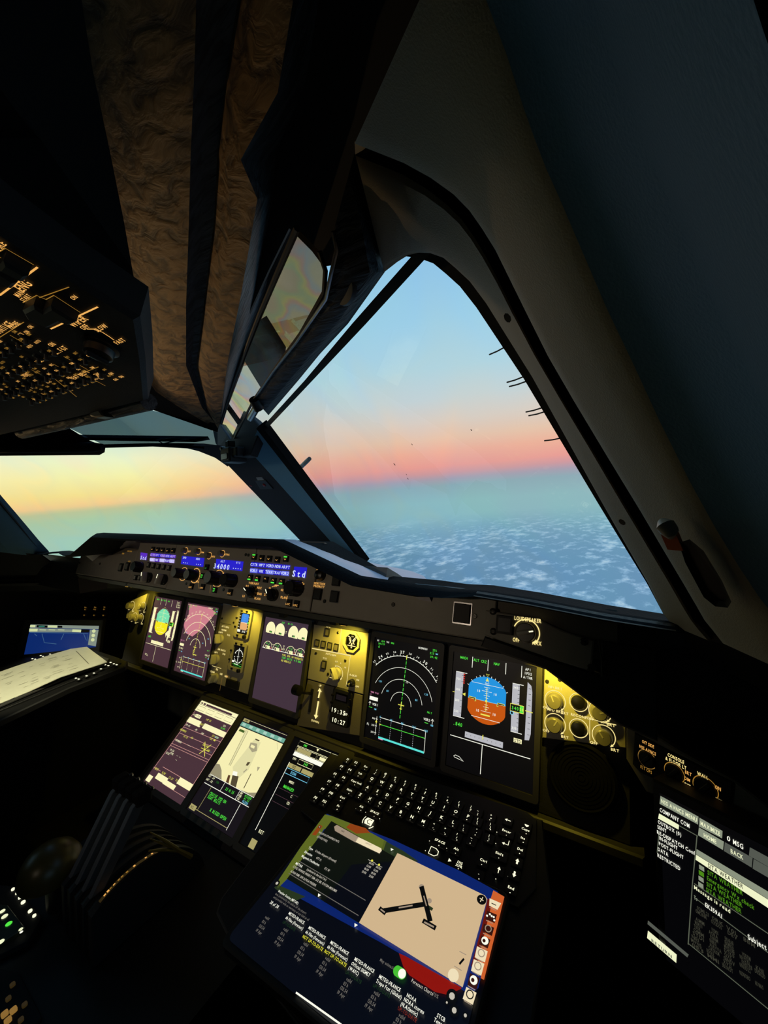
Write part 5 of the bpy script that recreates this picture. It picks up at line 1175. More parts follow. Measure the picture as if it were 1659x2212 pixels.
# loudspeaker plate at the near end
ls = thing('loudspeaker_control', 'grey loudspeaker volume panel with a round knob at the near end of the glareshield', 'control panel', FC)
b = MB(); b.prism([P(*q) for q in ((1051, 1318), (1160, 1336), (1215, 1362), (1283, 1384), (1277, 1450), (1208, 1428), (1049, 1372))], -.004, .005, 'panel_grey', .0015); obj('face_plate', b, ls)
u, v = P(1137, 1366, .005); b = MB(); b.lathe(0, 0, [(.0130, 0), (.0130, .002), (.0120, .003), (.0116, .006), (.0104, .007)], 'knob_grey', 32); b.box(0, 0, .006, .022, .007, .0095, 'knob_light', .0015, .002); b.box(0, .0075, .0014, .005, .0095, .0098, 'lbl_white'); obj('volume_knob', b, ls, (u, v, .005), -1.3)
b = MB(); b.line(circ(u, v, .0155, 30, radians(160), radians(-32)), .0012, .0055, 'lbl_yellow'); q = radians(-32); b.flat([(u+.0178*cos(q), v+.0178*sin(q)), (u+.0132*cos(q), v+.0132*sin(q)), (u+.0155*cos(q-.32), v+.0155*sin(q-.32))], .0056, 'lbl_yellow')
b.text('LOUDSPEAKER', *P(1140, 1338, .005), .0048, 'lbl_yellow', .0056, 'c', 0, 0, .64); b.text('OFF', *P(1115, 1382, .005), .0048, 'lbl_yellow', .0056, 'c', 0, 0, .64); b.text('MAX', *P(1160, 1389, .005), .0048, 'lbl_yellow', .0056, 'c', 0, 0, .64); obj('legend', b, ls, angle=0)
u, v = P(1091, 1350, .005); obj('button', btn_mesh(.021, .023, .005, 'black', 'bezel_grey'), ls, (u, v, .005))
for x, y in ((1065, 1321), (1066, 1364), (1262, 1386), (1277, 1443)): u, v = P(x, y, .005); obj('screw', screw_mesh(.0045), ls, (u, v, .005))
# black flap and thin metal edge at the outer end
fl_ = thing('side_flap', 'black flap beside the loudspeaker panel with a thin metal edge', 'panel', FC)
b = MB(); b.prism([P(*q) for q in ((1049, 1374), (1208, 1430), (1296, 1456), (1300, 1384), (1420, 1402), (1420, 1600), (1340, 1566), (1180, 1446), (1040, 1396))], -.008, .0045, 'black', .002); obj('flap', b, fl_)
b = MB(); b.tube([(*P(1293, 1382, .005), .006), (*P(1300, 1430, .005), .006), (*P(1302, 1462, .005), .006)], .0012, 'dark_metal', 8); obj('metal_edge', b, fl_)
# ---------------------------------------------------------------- keyboard on the near pull-out table
KT = radians(10); KB = Fr((.623, -.404, -.152), (1, 0, 0), (0, cos(KT), sin(KT)))
K_ = lambda x, y, h=0: KB.uv(640+x/3.19, 1620+y/3.19, h)
kp = lambda x, y, h=0: KB.uv(x, y, h)
tt = thing('pull_out_table', 'black pull-out table in front of the near seat carrying the keyboard and tablet', 'table', KB)
b = MB(); tb = [kp(*p) for p in ((716, 1622), (1172, 1765), (1190, 1935), (1130, 2330), (800, 2400), (490, 2010), (468, 1965), (478, 1935))]
b.prism(tb, -.016, -.0045, 'black', .002); obj('top', b, tt)
b = MB(); b.tube([(p[0], p[1], -.006) for p in tb[4:]]+[(tb[0][0], tb[0][1], -.006)], .0016, 'bezel_grey', 6); obj('edge_strip', b, tt)
kb = thing('keyboard', 'black keyboard with glowing white letters between the near displays and the tablet', 'keyboard', KB)
b = MB(); b.prism([kp(*p) for p in ((735, 1622), (1138, 1752), (1160, 1770), (1158, 1915), (1120, 1960), (700, 1790), (650, 1750))], -.0045, -.001, 'black', .001); obj('base', b, kb)
key1 = mesh_of(lambda b: b.box(0, 0, .0152, .0146, -.001, .0022, 'key_black', .0010, .0018), 'key')
keyw = mesh_of(lambda b: b.box(0, 0, .024, .0146, -.001, .0022, 'key_black', .0010, .0018), 'key')
spot = mesh_of(lambda b: b.flat(circ(0, 0, .0007, 6), 0, 'lbl_white'), 'dot', 0)
rk = random.Random(5)
def key(x, y, s_, w=0, h=.0034, sub=True, two=None):
    u, v = K_(x, y, .0022); o = obj('key', keyw if w else key1, kb, (u, v-.0012, 0)); b = MB()
    if two: b.text(two, -.0012, .0035, h*.9, 'lbl_white', .0024); b.text(s_, 0, -.0018, h*.9, 'lbl_white', .0024)
    else:
        ws = s_.split('|')
        for k, q in enumerate(ws): b.text(q, 0, .0012+(len(ws)-1)*.0022-k*.0046, h, 'lbl_white', .0024)
    if sub: b.flat(circ(rk.uniform(-.001, .003), -.0052, rk.uniform(.0005, .0009), 6), .0024, 'lbl_white')
    obj('legend', b, o, angle=0)
for x, y, s_ in ((355, 65, 'F1'), (412, 87, 'F2'), (313, 113, 'F3'), (370, 137, 'F4'), (268, 165, 'F5'), (328, 190, 'F6'), (228, 217, 'F7'), (285, 243, 'F8'), (182, 270, 'F9'), (240, 297, 'F10'), (133, 328, 'F11'), (195, 355, 'F12')): key(x, y, s_, 0, .0044)
num = ((480, 115, 'Esc', None), (553, 148, '1', '!'), (616, 172, '2', '@'), (684, 198, '3', '#'), (752, 226, '4', '$'), (824, 252, '5', '%'), (895, 282, '6', '^'), (967, 310, '7', '&'), (1045, 338, '8', '*'), (1124, 370, '9', '('), (1206, 400, '0', ')'), (1256, 424, '-', '_'), (1345, 460, '=', '+'))
for x, y, s_, w_ in num: key(x, y, s_, 0, .0036, True, w_)
for x, y, s_ in ((522, 197, 'Q'), (590, 222, 'W'), (655, 248, 'E'), (725, 275, 'R'), (797, 305, 'T'), (870, 333, 'Y'), (942, 362, 'U'), (1020, 393, 'I'), (1100, 425, 'O'), (1185, 457, 'P'), (492, 257, 'A'), (560, 283, 'S'), (628, 310, 'D'), (700, 340, 'F'), (770, 370, 'G'), (846, 400, 'H'), (924, 432, 'J'), (1003, 464, 'K'), (1083, 498, 'L'), (441, 307, 'Z'), (508, 335, 'X'), (578, 365, 'C'), (650, 395, 'V'), (722, 427, 'B'), (798, 460, 'N'), (876, 492, 'M')): key(x, y, s_, 0, .0052)
for x, y, s_, t_ in ((1252, 486, '[', '{'), (1340, 522, ']', '}'), (1156, 530, ';', ':'), (1245, 562, "'", '"'), (1332, 602, '\\', '|'), (950, 520, ',', '<'), (1028, 552, '.', '>'), (1110, 592, '/', '?'), (1210, 618, '`', '~')): key(x, y, s_, 0, .0036, True, t_)
for x, y, s_ in ((440, 162, 'Tab'), (415, 222, 'Caps lock'), (367, 277, 'Shift'), (540, 430, 'SPACE'), (990, 630, 'SPACE'), (1450, 560, 'Enter'), (1400, 715, 'Shift')): key(x, y, s_, 1, .0036)
for x, y, s_ in ((318, 328, 'Ctrl'), (450, 390, 'Alt'), (1103, 682, 'Alt'), (1290, 762, 'Ctrl'), (290, 385, 'Fn'), (1125, 788, 'DIS|XFR'), (1580, 548, 'Caps'), (1562, 607, 'Ins'), (1543, 685, 'Del'), (1480, 950, 'End'), (1258, 853, '-')): key(x, y, s_, 0, .0036)
def arrow(x, y, pts, w=.0010, fill=None):
    u, v = K_(x, y, .0022); o = obj('key', key1, kb, (u, v, 0)); b = MB()
    for l in pts: b.line([(p[0]*.001, p[1]*.001) for p in l], w, .0024, 'lbl_white')
    if fill: b.flat([(p[0]*.001, p[1]*.001) for p in fill], .0024, 'lbl_white')
    obj('legend', b, o, angle=0)
arrow(1460, 485, [[(4, 0), (-3, 0)]], .001, [(-5, 0), (-1.5, 2.2), (-1.5, -2.2)])
arrow(1443, 640, [[(4, 5), (4, -2), (-2, -2)]], .001, [(-5, -2), (-1.5, .2), (-1.5, -4.2)])
arrow(1395, 830, [[(0, -4), (0, 3)]], .001, [(0, 5), (-2.4, 1.2), (2.4, 1.2)])
arrow(1523, 770, [], .001, [(0, 4.5), (2.6, .5), (1.2, .5), (1.2, -3.5), (-1.2, -3.5), (-1.2, .5), (-2.6, .5)])
arrow(1503, 855, [], .001, [(0, -4.5), (-2.6, -.5), (-1.2, -.5), (-1.2, 3.5), (1.2, 3.5), (1.2, -.5), (2.6, -.5)])
arrow(1058, 762, [], .001, [(-2, 2.6), (2.6, 0), (-2, -2.6)]); arrow(1588, 522, [], .001, [(-3.2, 1.5), (3.2, 1.5), (2.5, -.5), (0, -2.2), (-2.5, -.5)])
# cursor-control icons under the letter rows
def icon(x, y, draw):
    b = MB(); draw(b); u, v = K_(x, y, .001); obj('icon', b, kb, (u, v, .001), angle=0)
icon(503, 496, lambda b: (b.flat([(-.0062, -.0055), (-.0085, 0), (-.0062, .0055), (.0062, .0055), (.0062, -.0055)], .0003, 'lbl_white'), b.line([(.0035, -.0034), (-.001, -.0034), (-.0038, 0), (-.001, .0034), (.0035, .0034)], .0013, .0006, 'key_black'), b.line(circ(0, 0, .0112, 10, radians(150), radians(215)), .0012, .0003, 'lbl_white'), b.line(circ(0, 0, .0108, 10, radians(-62), radians(-20)), .0016, .0003, 'lbl_white')))
icon(948, 702, lambda b: b.line([(-.0065, .0055), (.0015, .0055), (.0062, .003), (.0066, -.002), (.0025, -.0055), (-.0065, -.0055)], .0012, .0003, 'lbl_white', True))
for x, y in ((918, 628), (890, 695), (1036, 678), (575, 475), (1375, 890), (1460, 872), (1382, 567), (1375, 645), (1358, 730), (458, 424), (478, 430), (412, 404)): u, v = K_(x, y, .001); obj('dot', spot, kb, (u, v, .0012))

# ---------------------------------------------------------------- tablet lying on the table
TW, TH = .29, .1897
TX = Vector((.9981, -.0181, .0589)); TY = Vector((.0110, .9928, .1195)); TB = Fr((.479, -.324, -.1105), TX, TY)
tp = lambda x, y: TB.uv(x, y)
tab = thing('tablet', 'black tablet showing a weather map and a beige runway diagram on the near table', 'tablet', TB)
b = MB(); b.box(0, 0, TW+.014, TH+.014, -.012, -.0006, 'black', .002, .010); obj('body', b, tab)
for n_, c_ in (('t_navy', (5, 8, 18)), ('t_dark', (8, 9, 10)), ('t_blue', (10, 34, 104)), ('t_green', (92, 104, 34)), ('t_dgreen', (38, 52, 30)), ('t_panel', (10, 16, 12)), ('t_red', (140, 18, 10)), ('t_dred', (104, 22, 12)), ('t_orange', (206, 96, 44)), ('t_tan', (208, 180, 140)), ('t_cream', (238, 222, 184)), ('t_greyb', (160, 142, 122)), ('t_txt', (196, 190, 176)), ('t_dim', (110, 106, 100)), ('t_tog', (70, 190, 50)), ('t_ylw', (226, 220, 60)), ('t_gtxt', (26, 52, 28)), ('t_rtxt', (120, 36, 26)), ('t_icon', (54, 20, 14)), ('t_brown', (140, 62, 20))): glow(n_, c_, 1.0)
b = MB(); b.flat(rrect(0, 0, TW, TH, .008), 0, 't_navy'); obj('screen', b, tab, angle=0)
scr = MB(); Z_ = .0003
F = lambda pts, m, k=1: scr.flat([tp(*p) for p in pts], Z_*k, m)
F([(706, 1758), (712, 1761), (850, 1815), (990, 1880), (1076, 1927), (1070, 1950), (1045, 2075), (1034, 2122), (1018, 2150), (820, 2035), (600, 1915), (642, 1845)], 't_blue')
F([(702, 1760), (716, 1763), (780, 1788), (835, 1818), (828, 1838), (820, 1838), (720, 1784), (700, 1792), (640, 1880), (600, 1920), (598, 1908), (650, 1830)], 't_green', 2)
F([(830, 1816), (870, 1838), (905, 1862), (880, 1862), (822, 1840)], 't_dgreen', 2); F([(600, 1912), (642, 1930), (660, 1938), (630, 1950), (592, 1918)], 't_dgreen', 2)
F([(757, 1780), (790, 1790), (800, 1800), (770, 1802), (748, 1788)], 't_brown', 3); F([(690, 1782), (697, 1786), (682, 1806), (674, 1804)], 't_brown', 3)
F([(716, 1775), (852, 1852), (872, 1858), (856, 1880), (812, 1962), (790, 2000), (776, 1996), (620, 1900)], 't_panel', 4); F([(760, 1870), (862, 1862), (812, 1962), (780, 1996), (700, 1950)], 't_navy', 5)
F([(1066, 1926), (1090, 1940), (1060, 2062), (1046, 2120), (1020, 2106), (1046, 1990)], 't_orange', 6); F([(1054, 1944), (1064, 1950), (1028, 2100), (1018, 2090), (1040, 2010)], 't_dred', 7); F([(1045, 2090), (1034, 2138), (1018, 2150), (996, 2140), (1018, 2105)], 't_blue', 7)
F([(862, 2062), (876, 2068), (1000, 2138), (966, 2152), (940, 2146), (885, 2110), (872, 2092)], 't_red', 6)
F([(859, 1846), (872, 1852), (1048, 1938), (1053, 1946), (1000, 2137), (776, 1997)], 't_tan', 8)
# segment control
F([(722, 1788), (728, 1784), (776, 1811), (768, 1822), (724, 1797)], 't_greyb', 6); F([(774, 1810), (824, 1835), (825, 1840), (820, 1846), (768, 1821)], 't_cream', 6)
obj('map_picture', scr, tab, angle=0)
b = MB()
def tt_(s_, x, y, h=.0034, m='t_txt', al='l', k=7): u, v = tp(x, y); b.text(s_, u, v, h*.86, m, Z_*k, al, 0, 0, .74)
for s_, x, y, h, m in (('HALIFAX/STANFIELD INTL', 690, 1800, .0034, 't_txt'), ('(CYHZ/YHZ)', 686, 1809, .0034, 't_txt'), ('Type', 668, 1833, .0038, 'w'), ('Civilian Airport (Ground)', 682, 1840, .0036, 't_txt'), ('Elevation', 659, 1842, .0038, 'w'), ('477 ft', 684, 1855, .0036, 't_txt'), ('Magnetic Declination', 653, 1851, .0038, 'w'), ('17.1 W', 702, 1878, .0036, 't_txt'), ('METAR', 640, 1867, .0040, 'w'), ('(updated in the last 1 hr)', 664, 1880, .0034, 't_txt'), ('CYHZ 190900Z 19013KT 3SM -DZ BR OVC014 M00/M01', 634, 1874, .0034, 't_txt'), ('A2960 RMK SF8 SLP024 PRESRR', 629, 1884, .0034, 't_txt'), ('Weather Station (METAR)', 602, 1927, .0032, 'w'), ('data powered by the source of the airport', 596, 1933, .0030, 't_dim'), ('and provided with no warranty of any kind at all', 592, 1940, .0030, 't_dim'), ('28 of 28', 585, 1951, .0042, 'w')): tt_(s_, x, y, h, m)
for k, x in enumerate((800, 815)):
    for j in range(4): tt_(('09:00', '12:00', '18:00', '21:00')[j], x-j*5-2, 1866+k*9+j*6.2, .0034, 't_txt')
    u, v = tp(x+4, 1862+k*9); b.flat(circ(u, v, .0017, 8), Z_*7, 't_ylw'); b.line([(u-.006, v-.001), (u+.006, v-.001)], .0006, Z_*7, 't_txt')
for p, q in (((645, 1862), (790, 1948)), ((624, 1889), (775, 1981))): b.line([tp(*p), tp(*q)], .0008, Z_*7, 't_dim')
cols = [(566, 1978, None, '(Charts)', None), (625, 1975, 'METEO-FRANCE', '6h Files (Forecast)', 'g'), (668, 2006, 'METEO-FRANCE', '6h Files (Forecast)', 'NOT UP-TO-DATE'), (715, 2038, 'METEO-FRANCE', '6h Files (Forecast)', 'NOT UP-TO-DATE'), (767, 2074, 'METEO-FRANCE', 'Official SIGMET|(WAFC)', 'g'), (820, 2112, 'METEO-FRANCE', 'Tropo Fcst (Global)', 'g'), (880, 2152, 'NOAA', 'NOAA storms|(N.Atlantic)', 'r'), (945, 2196, 'STCB', 'Temp', None)]
for x, y, a, c_, st in cols:
    yy = 0
    if a: tt_(a, x, y, .0037, 'w'); yy = 1
    for q in c_.split('|') if a else (): tt_(q, x-yy*6.4, y+yy*9.5, .0037, 'w'); yy += 1
    if st and len(st) > 2: tt_(st, x-yy*6.4, y+yy*9.5, .0038, 't_ylw'); yy += 1
    elif st: tt_('UP-TO-DATE', x-yy*6.4, y+yy*9.5, .0036, 't_gtxt' if st == 'g' else 't_rtxt'); yy += 1
    for q in ('valid', '03 h', '120.54', '19 Apr'): tt_(q, x-yy*6.4+8, y+yy*9.5+5, .0036, 't_dim'); yy += 1
tt_('Map animation', 822, 2076, .0034, 't_dim'); tt_('Forecast Charts', 890, 2121, .0036, 't_txt'); tt_('70%', 936, 2150, .0036, 't_dim')
tt_('INFO', 738, 1797, .0026, 't_panel'); tt_('AIRPORT', 790, 1823, .0026, 't_greyb')
obj('lettering', b, tab, angle=0)
b = MB()
R = lambda p, q, w, m, k=10: b.line([tp(*p), tp(*q)], w, Z_*k, m)
R((829, 1972), (922, 1957), .0058, 't_dark'); R((911, 1919), (930, 1995), .0060, 't_dark'); R((820, 1966), (834, 1978), .0048, 't_dark'); R((914, 1993), (942, 2010), .0052, 't_dark'); R((862, 1966), (892, 1961), .0016, 't_greyb', 11); R((917, 1997), (938, 2008), .0018, 't_greyb', 11); R((823, 1969), (832, 1976), .0016, 't_greyb', 11); R((916, 1940), (922, 1962), .0014, 't_greyb', 11)
u, v = tp(911, 1920); b.flat(circ(u, v, .0036, 10), Z_*9, 't_greyb'); u, v = tp(928, 1950); b.flat(circ(u, v, .0032, 10), Z_*9, 't_greyb'); R((924, 1962), (935, 1969), .0036, 't_dgreen', 9)
u, v = tp(1041, 1948); b.flat(circ(u, v, .0058, 16), Z_*10, 't_dark'); R((1037, 1945), (1045, 1951), .0009, 't_cream', 11); R((1044, 1943), (1038, 1953), .0009, 't_cream', 11)
u, v = tp(980, 2112); b.flat(circ(u, v, .0058, 16), Z_*10, 't_cream'); R((993, 2088), (1003, 2076), .0020, 't_dark', 10); R((993, 2060), (1008, 2068), .0008, 't_greyb'); R((982, 2092), (998, 2102), .0008, 't_greyb')
obj('runway_diagram', b, tab, angle=0)
# icons down the right-hand edge
ed = [((1058, 1944), (1083, 1955), (1075, 1969), (1057, 1960)), ((1053, 1971), (1074, 1980), (1069, 1998), (1049, 1989)), ((1046, 1999), (1068, 2008), (1063, 2026), (1042, 2015)), ((1041, 2024), (1060, 2034), (1054, 2053), (1035, 2043)), ((1031, 2048), (1054, 2059), (1048, 2083), (1026, 2072)), ((1024, 2076), (1047, 2086), (1040, 2112), (1018, 2101)), ((1016, 2106), (1037, 2117), (1030, 2142), (1010, 2132)), ((1008, 2136), (1030, 2149), (1022, 2175), (1000, 2162))]
for k, q in enumerate(ed):
    b = MB(); lt = k in (0, 4, 5, 7); b.flat([tp(*p) for p in q], Z_*8, 't_cream' if lt else 't_icon')
    cx = sum(p[0] for p in q)/4; cy = sum(p[1] for p in q)/4; u, v = tp(cx, cy)
    if k == 0: b.line([tp(cx-6, cy-2), tp(cx+4, cy+3)], .0010, Z_*9, 't_dark')
    elif k in (3, 6): b.flat(circ(u, v+.001, .0040, 14), Z_*9, 'w'); b.flat(circ(u-.0008, v+.0004, .0018, 10), Z_*10, 't_icon')
    elif k == 1: [b.flat(circ(u+dx, v+dy, .0012, 7), Z_*9, 'w') for dx, dy in ((-.0045, -.001), (-.002, .002), (.0005, .001), (.003, .001), (.0045, -.002))]
    else: b.line(circ(u, v+.001, .0034, 14), .0010, Z_*9, 't_greyb' if k != 7 else 't_dark', True)
    b.line([(u-.004, v-.006), (u+.004, v-.006)], .0008, Z_*9, 't_greyb'); obj('app_icon', b, tab, angle=0)
b = MB(); u, v = tp(864, 2105); b.prism(rrect(u, v, .015, .0095, .0047, 5), Z_*8, Z_*9, 't_tog'); b.flat(circ(u+.003, v, .0043, 16), Z_*10, 'w'); obj('toggle', b, tab, angle=0)
b = MB()
for x, y, r_ in ((691, 1790, .002), (977, 2157, .006), (982, 2188, .0048), (1006, 2199, .003), (599, 1912, .004), (966, 2171, .002)): u, v = tp(x, y); b.flat(circ(u, v, r_, 14), Z_*9, 't_dark'); b.flat(circ(u, v, r_*.5, 8), Z_*10, 't_txt')
for x, y in ((690, 1938), (769, 2003), (847, 1839)): u, v = tp(x, y); b.flat([(u-.0026, v+.0012), (u+.0026, v+.0012), (u, v-.0024)], Z_*10, 'w')
obj('markers', b, tab, angle=0)
b = MB(); p, q = tp(640, 2148), tp(738, 2218); b.line([p, q], .0016, Z_*8, 'w'); obj('home_bar', b, tab, angle=0)

# ---------------------------------------------------------------- near side: console light panel and information screen
SP = Fr((.765, -.01, .02), (cos(radians(30)), -sin(radians(30)), 0), (0, .1, 1)); sp = lambda x, y, h=0: SP.uv(x, y, h)
t = thing('console_light_panel', 'dark side panel with three black knobs and amber lettering above the message screen', 'control panel', SP)
b = MB(); b.prism([sp(*p) for p in ((1351, 1555), (1362, 1557), (1470, 1625), (1590, 1690), (1680, 1760), (1680, 1850), (1560, 1772), (1395, 1712), (1351, 1640))], -.012, -.001, 'panel_dark', .002); obj('surround', b, t)
b = MB(); b.prism([sp(*p) for p in ((1372, 1582), (1440, 1618), (1585, 1690), (1580, 1740), (1560, 1752), (1385, 1668), (1368, 1650))], -.001, .003, 'charcoal', .0015); obj('face_plate', b, t)
b = MB()
for s_, x, y, h, m in (('OIT SIDE', 1400, 1607, .0062, 'lbl_amber'), ('NSS AVNCS', 1399, 1620, .0062, 'lbl_amber'), ('FLT OPS', 1396, 1662, .0062, 'lbl_gold'), ('CONSOLE', 1460, 1638, .0066, 'lbl_yellow'), ('& FLOOR LT', 1460, 1648, .0066, 'lbl_yellow'), ('BRT', 1487, 1670, .0062, 'lbl_amber'), ('DIM', 1485, 1683, .0060, 'lbl_amber'), ('OFF', 1485, 1696, .0066, 'lbl_yellow'), ('WALL', 1518, 1675, .0064, 'lbl_yellow'), ('ON', 1551, 1702, .0064, 'lbl_amber'), ('OFF', 1552, 1729, .0068, 'lbl_yellow')): u, v = sp(x, y, .003); b.text(s_, u, v, h*.72, m, .0034, 'c', 0, 0, .62)
for x, y, r_, a0, a1, m in ((1398, 1640, .0125, 40, 330, 'lbl_dim'), (1457, 1669, .0125, -120, 200, 'lbl_gold'), (1524, 1702, .0140, -120, 200, 'lbl_gold')): u, v = sp(x, y, .003); b.line(circ(u, v, r_, 30, radians(a0), radians(a1)), .0010, .0034, m)
obj('legend', b, t, angle=0)
for x, y, r_ in ((1398, 1640, .0110), (1457, 1669, .0112), (1524, 1702, .0126)): u, v = sp(x, y, .003); b = MB(); b.lathe(0, 0, [(r_, 0), (r_, .003), (r_*.9, .004)], 'black', 30); b.box(0, 0, r_*.45, r_*1.7, .004, .006, 'black', .001, .002); obj('knob', b, t, (u, v, .003), -.6)
OI = Fr((.7977, -.0763, -.003), (.0939, -.0534, .008), (.0142, .009, .1705)); oi = lambda x, y: OI.uv(x, y)
t = thing('message_screen', 'black side screen listing company messages in white and green text', 'display', OI)
b = MB(); b.prism([(-.012, .016), (.26, .016), (.26, -.215), (-.012, -.215)], -.03, -.001, 'black', .003); obj('body', b, t)
b = MB(); b.rect(-.002, -.205, .25, .003, 0, 'scr_black'); obj('screen', b, t, angle=0)
for n_, c_ in (('o_grey', (138, 146, 126)), ('o_dgrey', (84, 88, 80)), ('o_cream', (240, 244, 200)), ('o_green', (76, 138, 24)), ('o_line', (92, 98, 82)), ('o_dim', (58, 58, 48))): glow(n_, c_, 1.0)
b = MB(); F = lambda pts, m, k=1: b.flat([oi(*p) for p in pts], .0003*k, m)
F([(1427, 1719), (1509, 1764), (1508, 1781), (1425, 1736)], 'o_grey'); F([(1511, 1766), (1561, 1795), (1560, 1811), (1510, 1785)], 'o_grey'); F([(1510, 1787), (1564, 1818), (1562, 1836), (1508, 1804)], 'o_grey'); F([(1566, 1819), (1626, 1853), (1624, 1874), (1564, 1838)], 'o_dgrey'); F([(1628, 1855), (1690, 1890), (1688, 1912), (1626, 1876)], 'o_dgrey'); F([(1620, 1830), (1690, 1868), (1690, 1890), (1618, 1848)], 'o_dgrey')
F([(1424, 1757), (1467, 1782), (1466, 1792), (1422, 1768)], 'o_cream'); F([(1505, 1834), (1680, 1938), (1680, 1955), (1504, 1845)], 'o_grey'); F([(1504, 1846), (1680, 1956), (1680, 1975), (1503, 1857)], 'o_cream')
F([(1400, 1988), (1488, 2062), (1485, 2068), (1399, 1996)], 'o_dgrey'); F([(1400, 2010), (1462, 2062), (1461, 2080), (1398, 2026)], 'o_cream')
for l in (((1467, 1783), (1508, 1806)), ((1506, 1806), (1503, 1840), (1496, 1910), (1487, 2040)), ((1500, 1908), (1680, 2030)), ((1488, 2038), (1700, 2212)), ((1424, 1798), (1420, 1842)), ((1500, 1938), (1690, 2080))): b.line([oi(*p) for p in l], .0010, .0006, 'o_line')
obj('page_layout', b, t, angle=0)
b = MB()
def ot(s_, x0, y0, x1, y1, h=.0050, m='w'): b.fit(s_, oi(x0, y0), oi(x1, y1), h, m, .0009)
for s_, x0, y0, x1, y1, h, m in (('NSS AVNCS MENU', 1429, 1729, 1506, 1771, .0050, 'o_cream'), ('MAXIMIZE', 1514, 1777, 1556, 1801, .0050, 'o_cream'), ('HOME', 1521, 1803, 1548, 1818, .0048, 'o_cream'), ('BACK', 1579, 1837, 1606, 1852, .0050, 'o_cream'), ('0', 1571, 1809, 1578, 1813, .0056, 'w'), ('MSG', 1584, 1817, 1606, 1829, .0056, 'w'), ('COMPANY COM', 1426, 1748, 1490, 1784, .0052, 'w'), ('OUTBOX (0)', 1422, 1774, 1472, 1803, .0046, 'w'), ('SENT', 1421, 1785, 1440, 1795, .0046, 'w'), ('RE-DISPATCH Conf', 1420, 1796, 1502, 1843, .0046, 'w'), ('IN-FLIGHT', 1425, 1809, 1464, 1832, .0046, 'w'), ('POST-FLIGHT', 1424, 1821, 1477, 1852, .0046, 'w'), ('DATA', 1422, 1833, 1444, 1846, .0046, 'w'), ('RESTRICTED', 1421, 1846, 1470, 1876, .0048, 'w'), ('SITA WEATHER', 1530, 1868, 1606, 1915, .0052, 'o_dim'),
        ('SITA WEATHER', 1529, 1883, 1605, 1929, .0050, 'o_green'), ('Emergency Wx check', 1528, 1895, 1630, 1960, .0050, 'o_green'), ('SITA WEATHER', 1527, 1908, 1604, 1955, .0050, 'o_green'), ('SITA WEATHER', 1526, 1920, 1602, 1968, .0050, 'o_green'), ('Message is read', 1500, 1915, 1578, 1968, .0046, 'o_cream'), ('To', 1500, 1937, 1507, 1942, .0046, 'o_grey'), ('EK359AI', 1524, 1953, 1560, 1979, .0050, 'w'), ('Subject', 1616, 2022, 1656, 2046, .0054, 'w'), ('RETURN', 1408, 2030, 1452, 2066, .0040, 'o_dgrey')): ot(s_, x0, y0, x1, y1, h, m)
for k, y in enumerate((1875, 1887, 1899, 1912)): u, v = oi(1516-k*.6, y); b.box(u, v, .0052, .0050, .0003, .0006, 'o_grey' if k != 1 else 'o_green')
rk = random.Random(11)
for k in range(11):
    if k == 2: continue
    x, y = 1497-k*1.0, 1953+k*8.0
    n_ = rk.randint(3, 5)
    for j in range(n_):
        a0 = x+4+j*34+rk.uniform(0, 6); a1 = a0+rk.uniform(14, 27)
        if a1 > 1672: break
        sl = lambda q: y+(q-x)*.67
        ot(''.join(rk.choice('ABDEKLMNORSTVX0123') for _ in range(rk.randint(3, 7))), a0, sl(a0), a1, sl(a1), .0042, 'o_dim')
obj('lettering', b, t, angle=0)

# ---------------------------------------------------------------- far side: information screen, table, keyboard, paper
CO = Fr((-.7943, -.074, .0012), (cos(radians(38)), sin(radians(38)), .003), (-.0142, .009, .1705)); co_ = lambda x, y: CO.uv(x, y)
t = thing('chart_screen', 'blue chart screen with a grey toolbar at the far side of the cockpit', 'display', CO)
b = MB(); b.prism([co_(*p) for p in ((52, 1338), (222, 1338), (212, 1420), (30, 1430))], -.02, -.001, 'black', .002); obj('body', b, t)
for n_, c_ in (('c_blue', (12, 40, 104)), ('c_bar', (128, 140, 128)), ('c_hi', (206, 216, 160)), ('c_pale', (60, 92, 128)), ('c_teal', (50, 130, 110))): glow(n_, c_, 1.0)
b = MB(); b.flat([co_(*p) for p in ((66, 1350), (214, 1352), (207, 1398), (52, 1414))], 0, 'c_blue'); obj('screen', b, t, angle=0)
b = MB(); F = lambda pts, m, k=1: b.flat([co_(*p) for p in pts], .0004*k, m)
F([(66, 1349), (214, 1352), (213, 1359), (66, 1356)], 'c_bar'); F([(64, 1357), (194, 1360), (193, 1366), (63, 1365)], 'c_bar'); F([(195, 1360), (213, 1361), (207, 1396), (190, 1393)], 'c_bar')
F([(66, 1350), (77, 1350), (76, 1355), (65, 1355)], 'c_hi', 2); F([(80, 1350), (103, 1351), (103, 1356), (79, 1355)], 'scr_black', 2); F([(84, 1352), (97, 1352), (97, 1354), (84, 1354)], 'c_teal', 3); F([(104, 1351), (124, 1351), (123, 1356), (103, 1355)], 'c_hi', 2); F([(125, 1351), (135, 1352), (135, 1356), (125, 1356)], 'scr_black', 2); F([(64, 1358), (82, 1358), (81, 1364), (63, 1364)], 'c_hi', 2); F([(157, 1359), (176, 1360), (175, 1366), (156, 1365)], 'c_hi', 2); F([(176, 1359), (194, 1360), (193, 1366), (175, 1366)], 'scr_black', 2)
for k in range(3): F([(86+k*20, 1359.5), (100+k*20, 1360), (99+k*20, 1361.5), (85+k*20, 1361)], 'c_hi', 2)
for k in range(3): u, v = co_(203-k*1.2, 1363+k*9.5); b.flat(circ(u, v, .006, 10), .0008, 'c_hi')
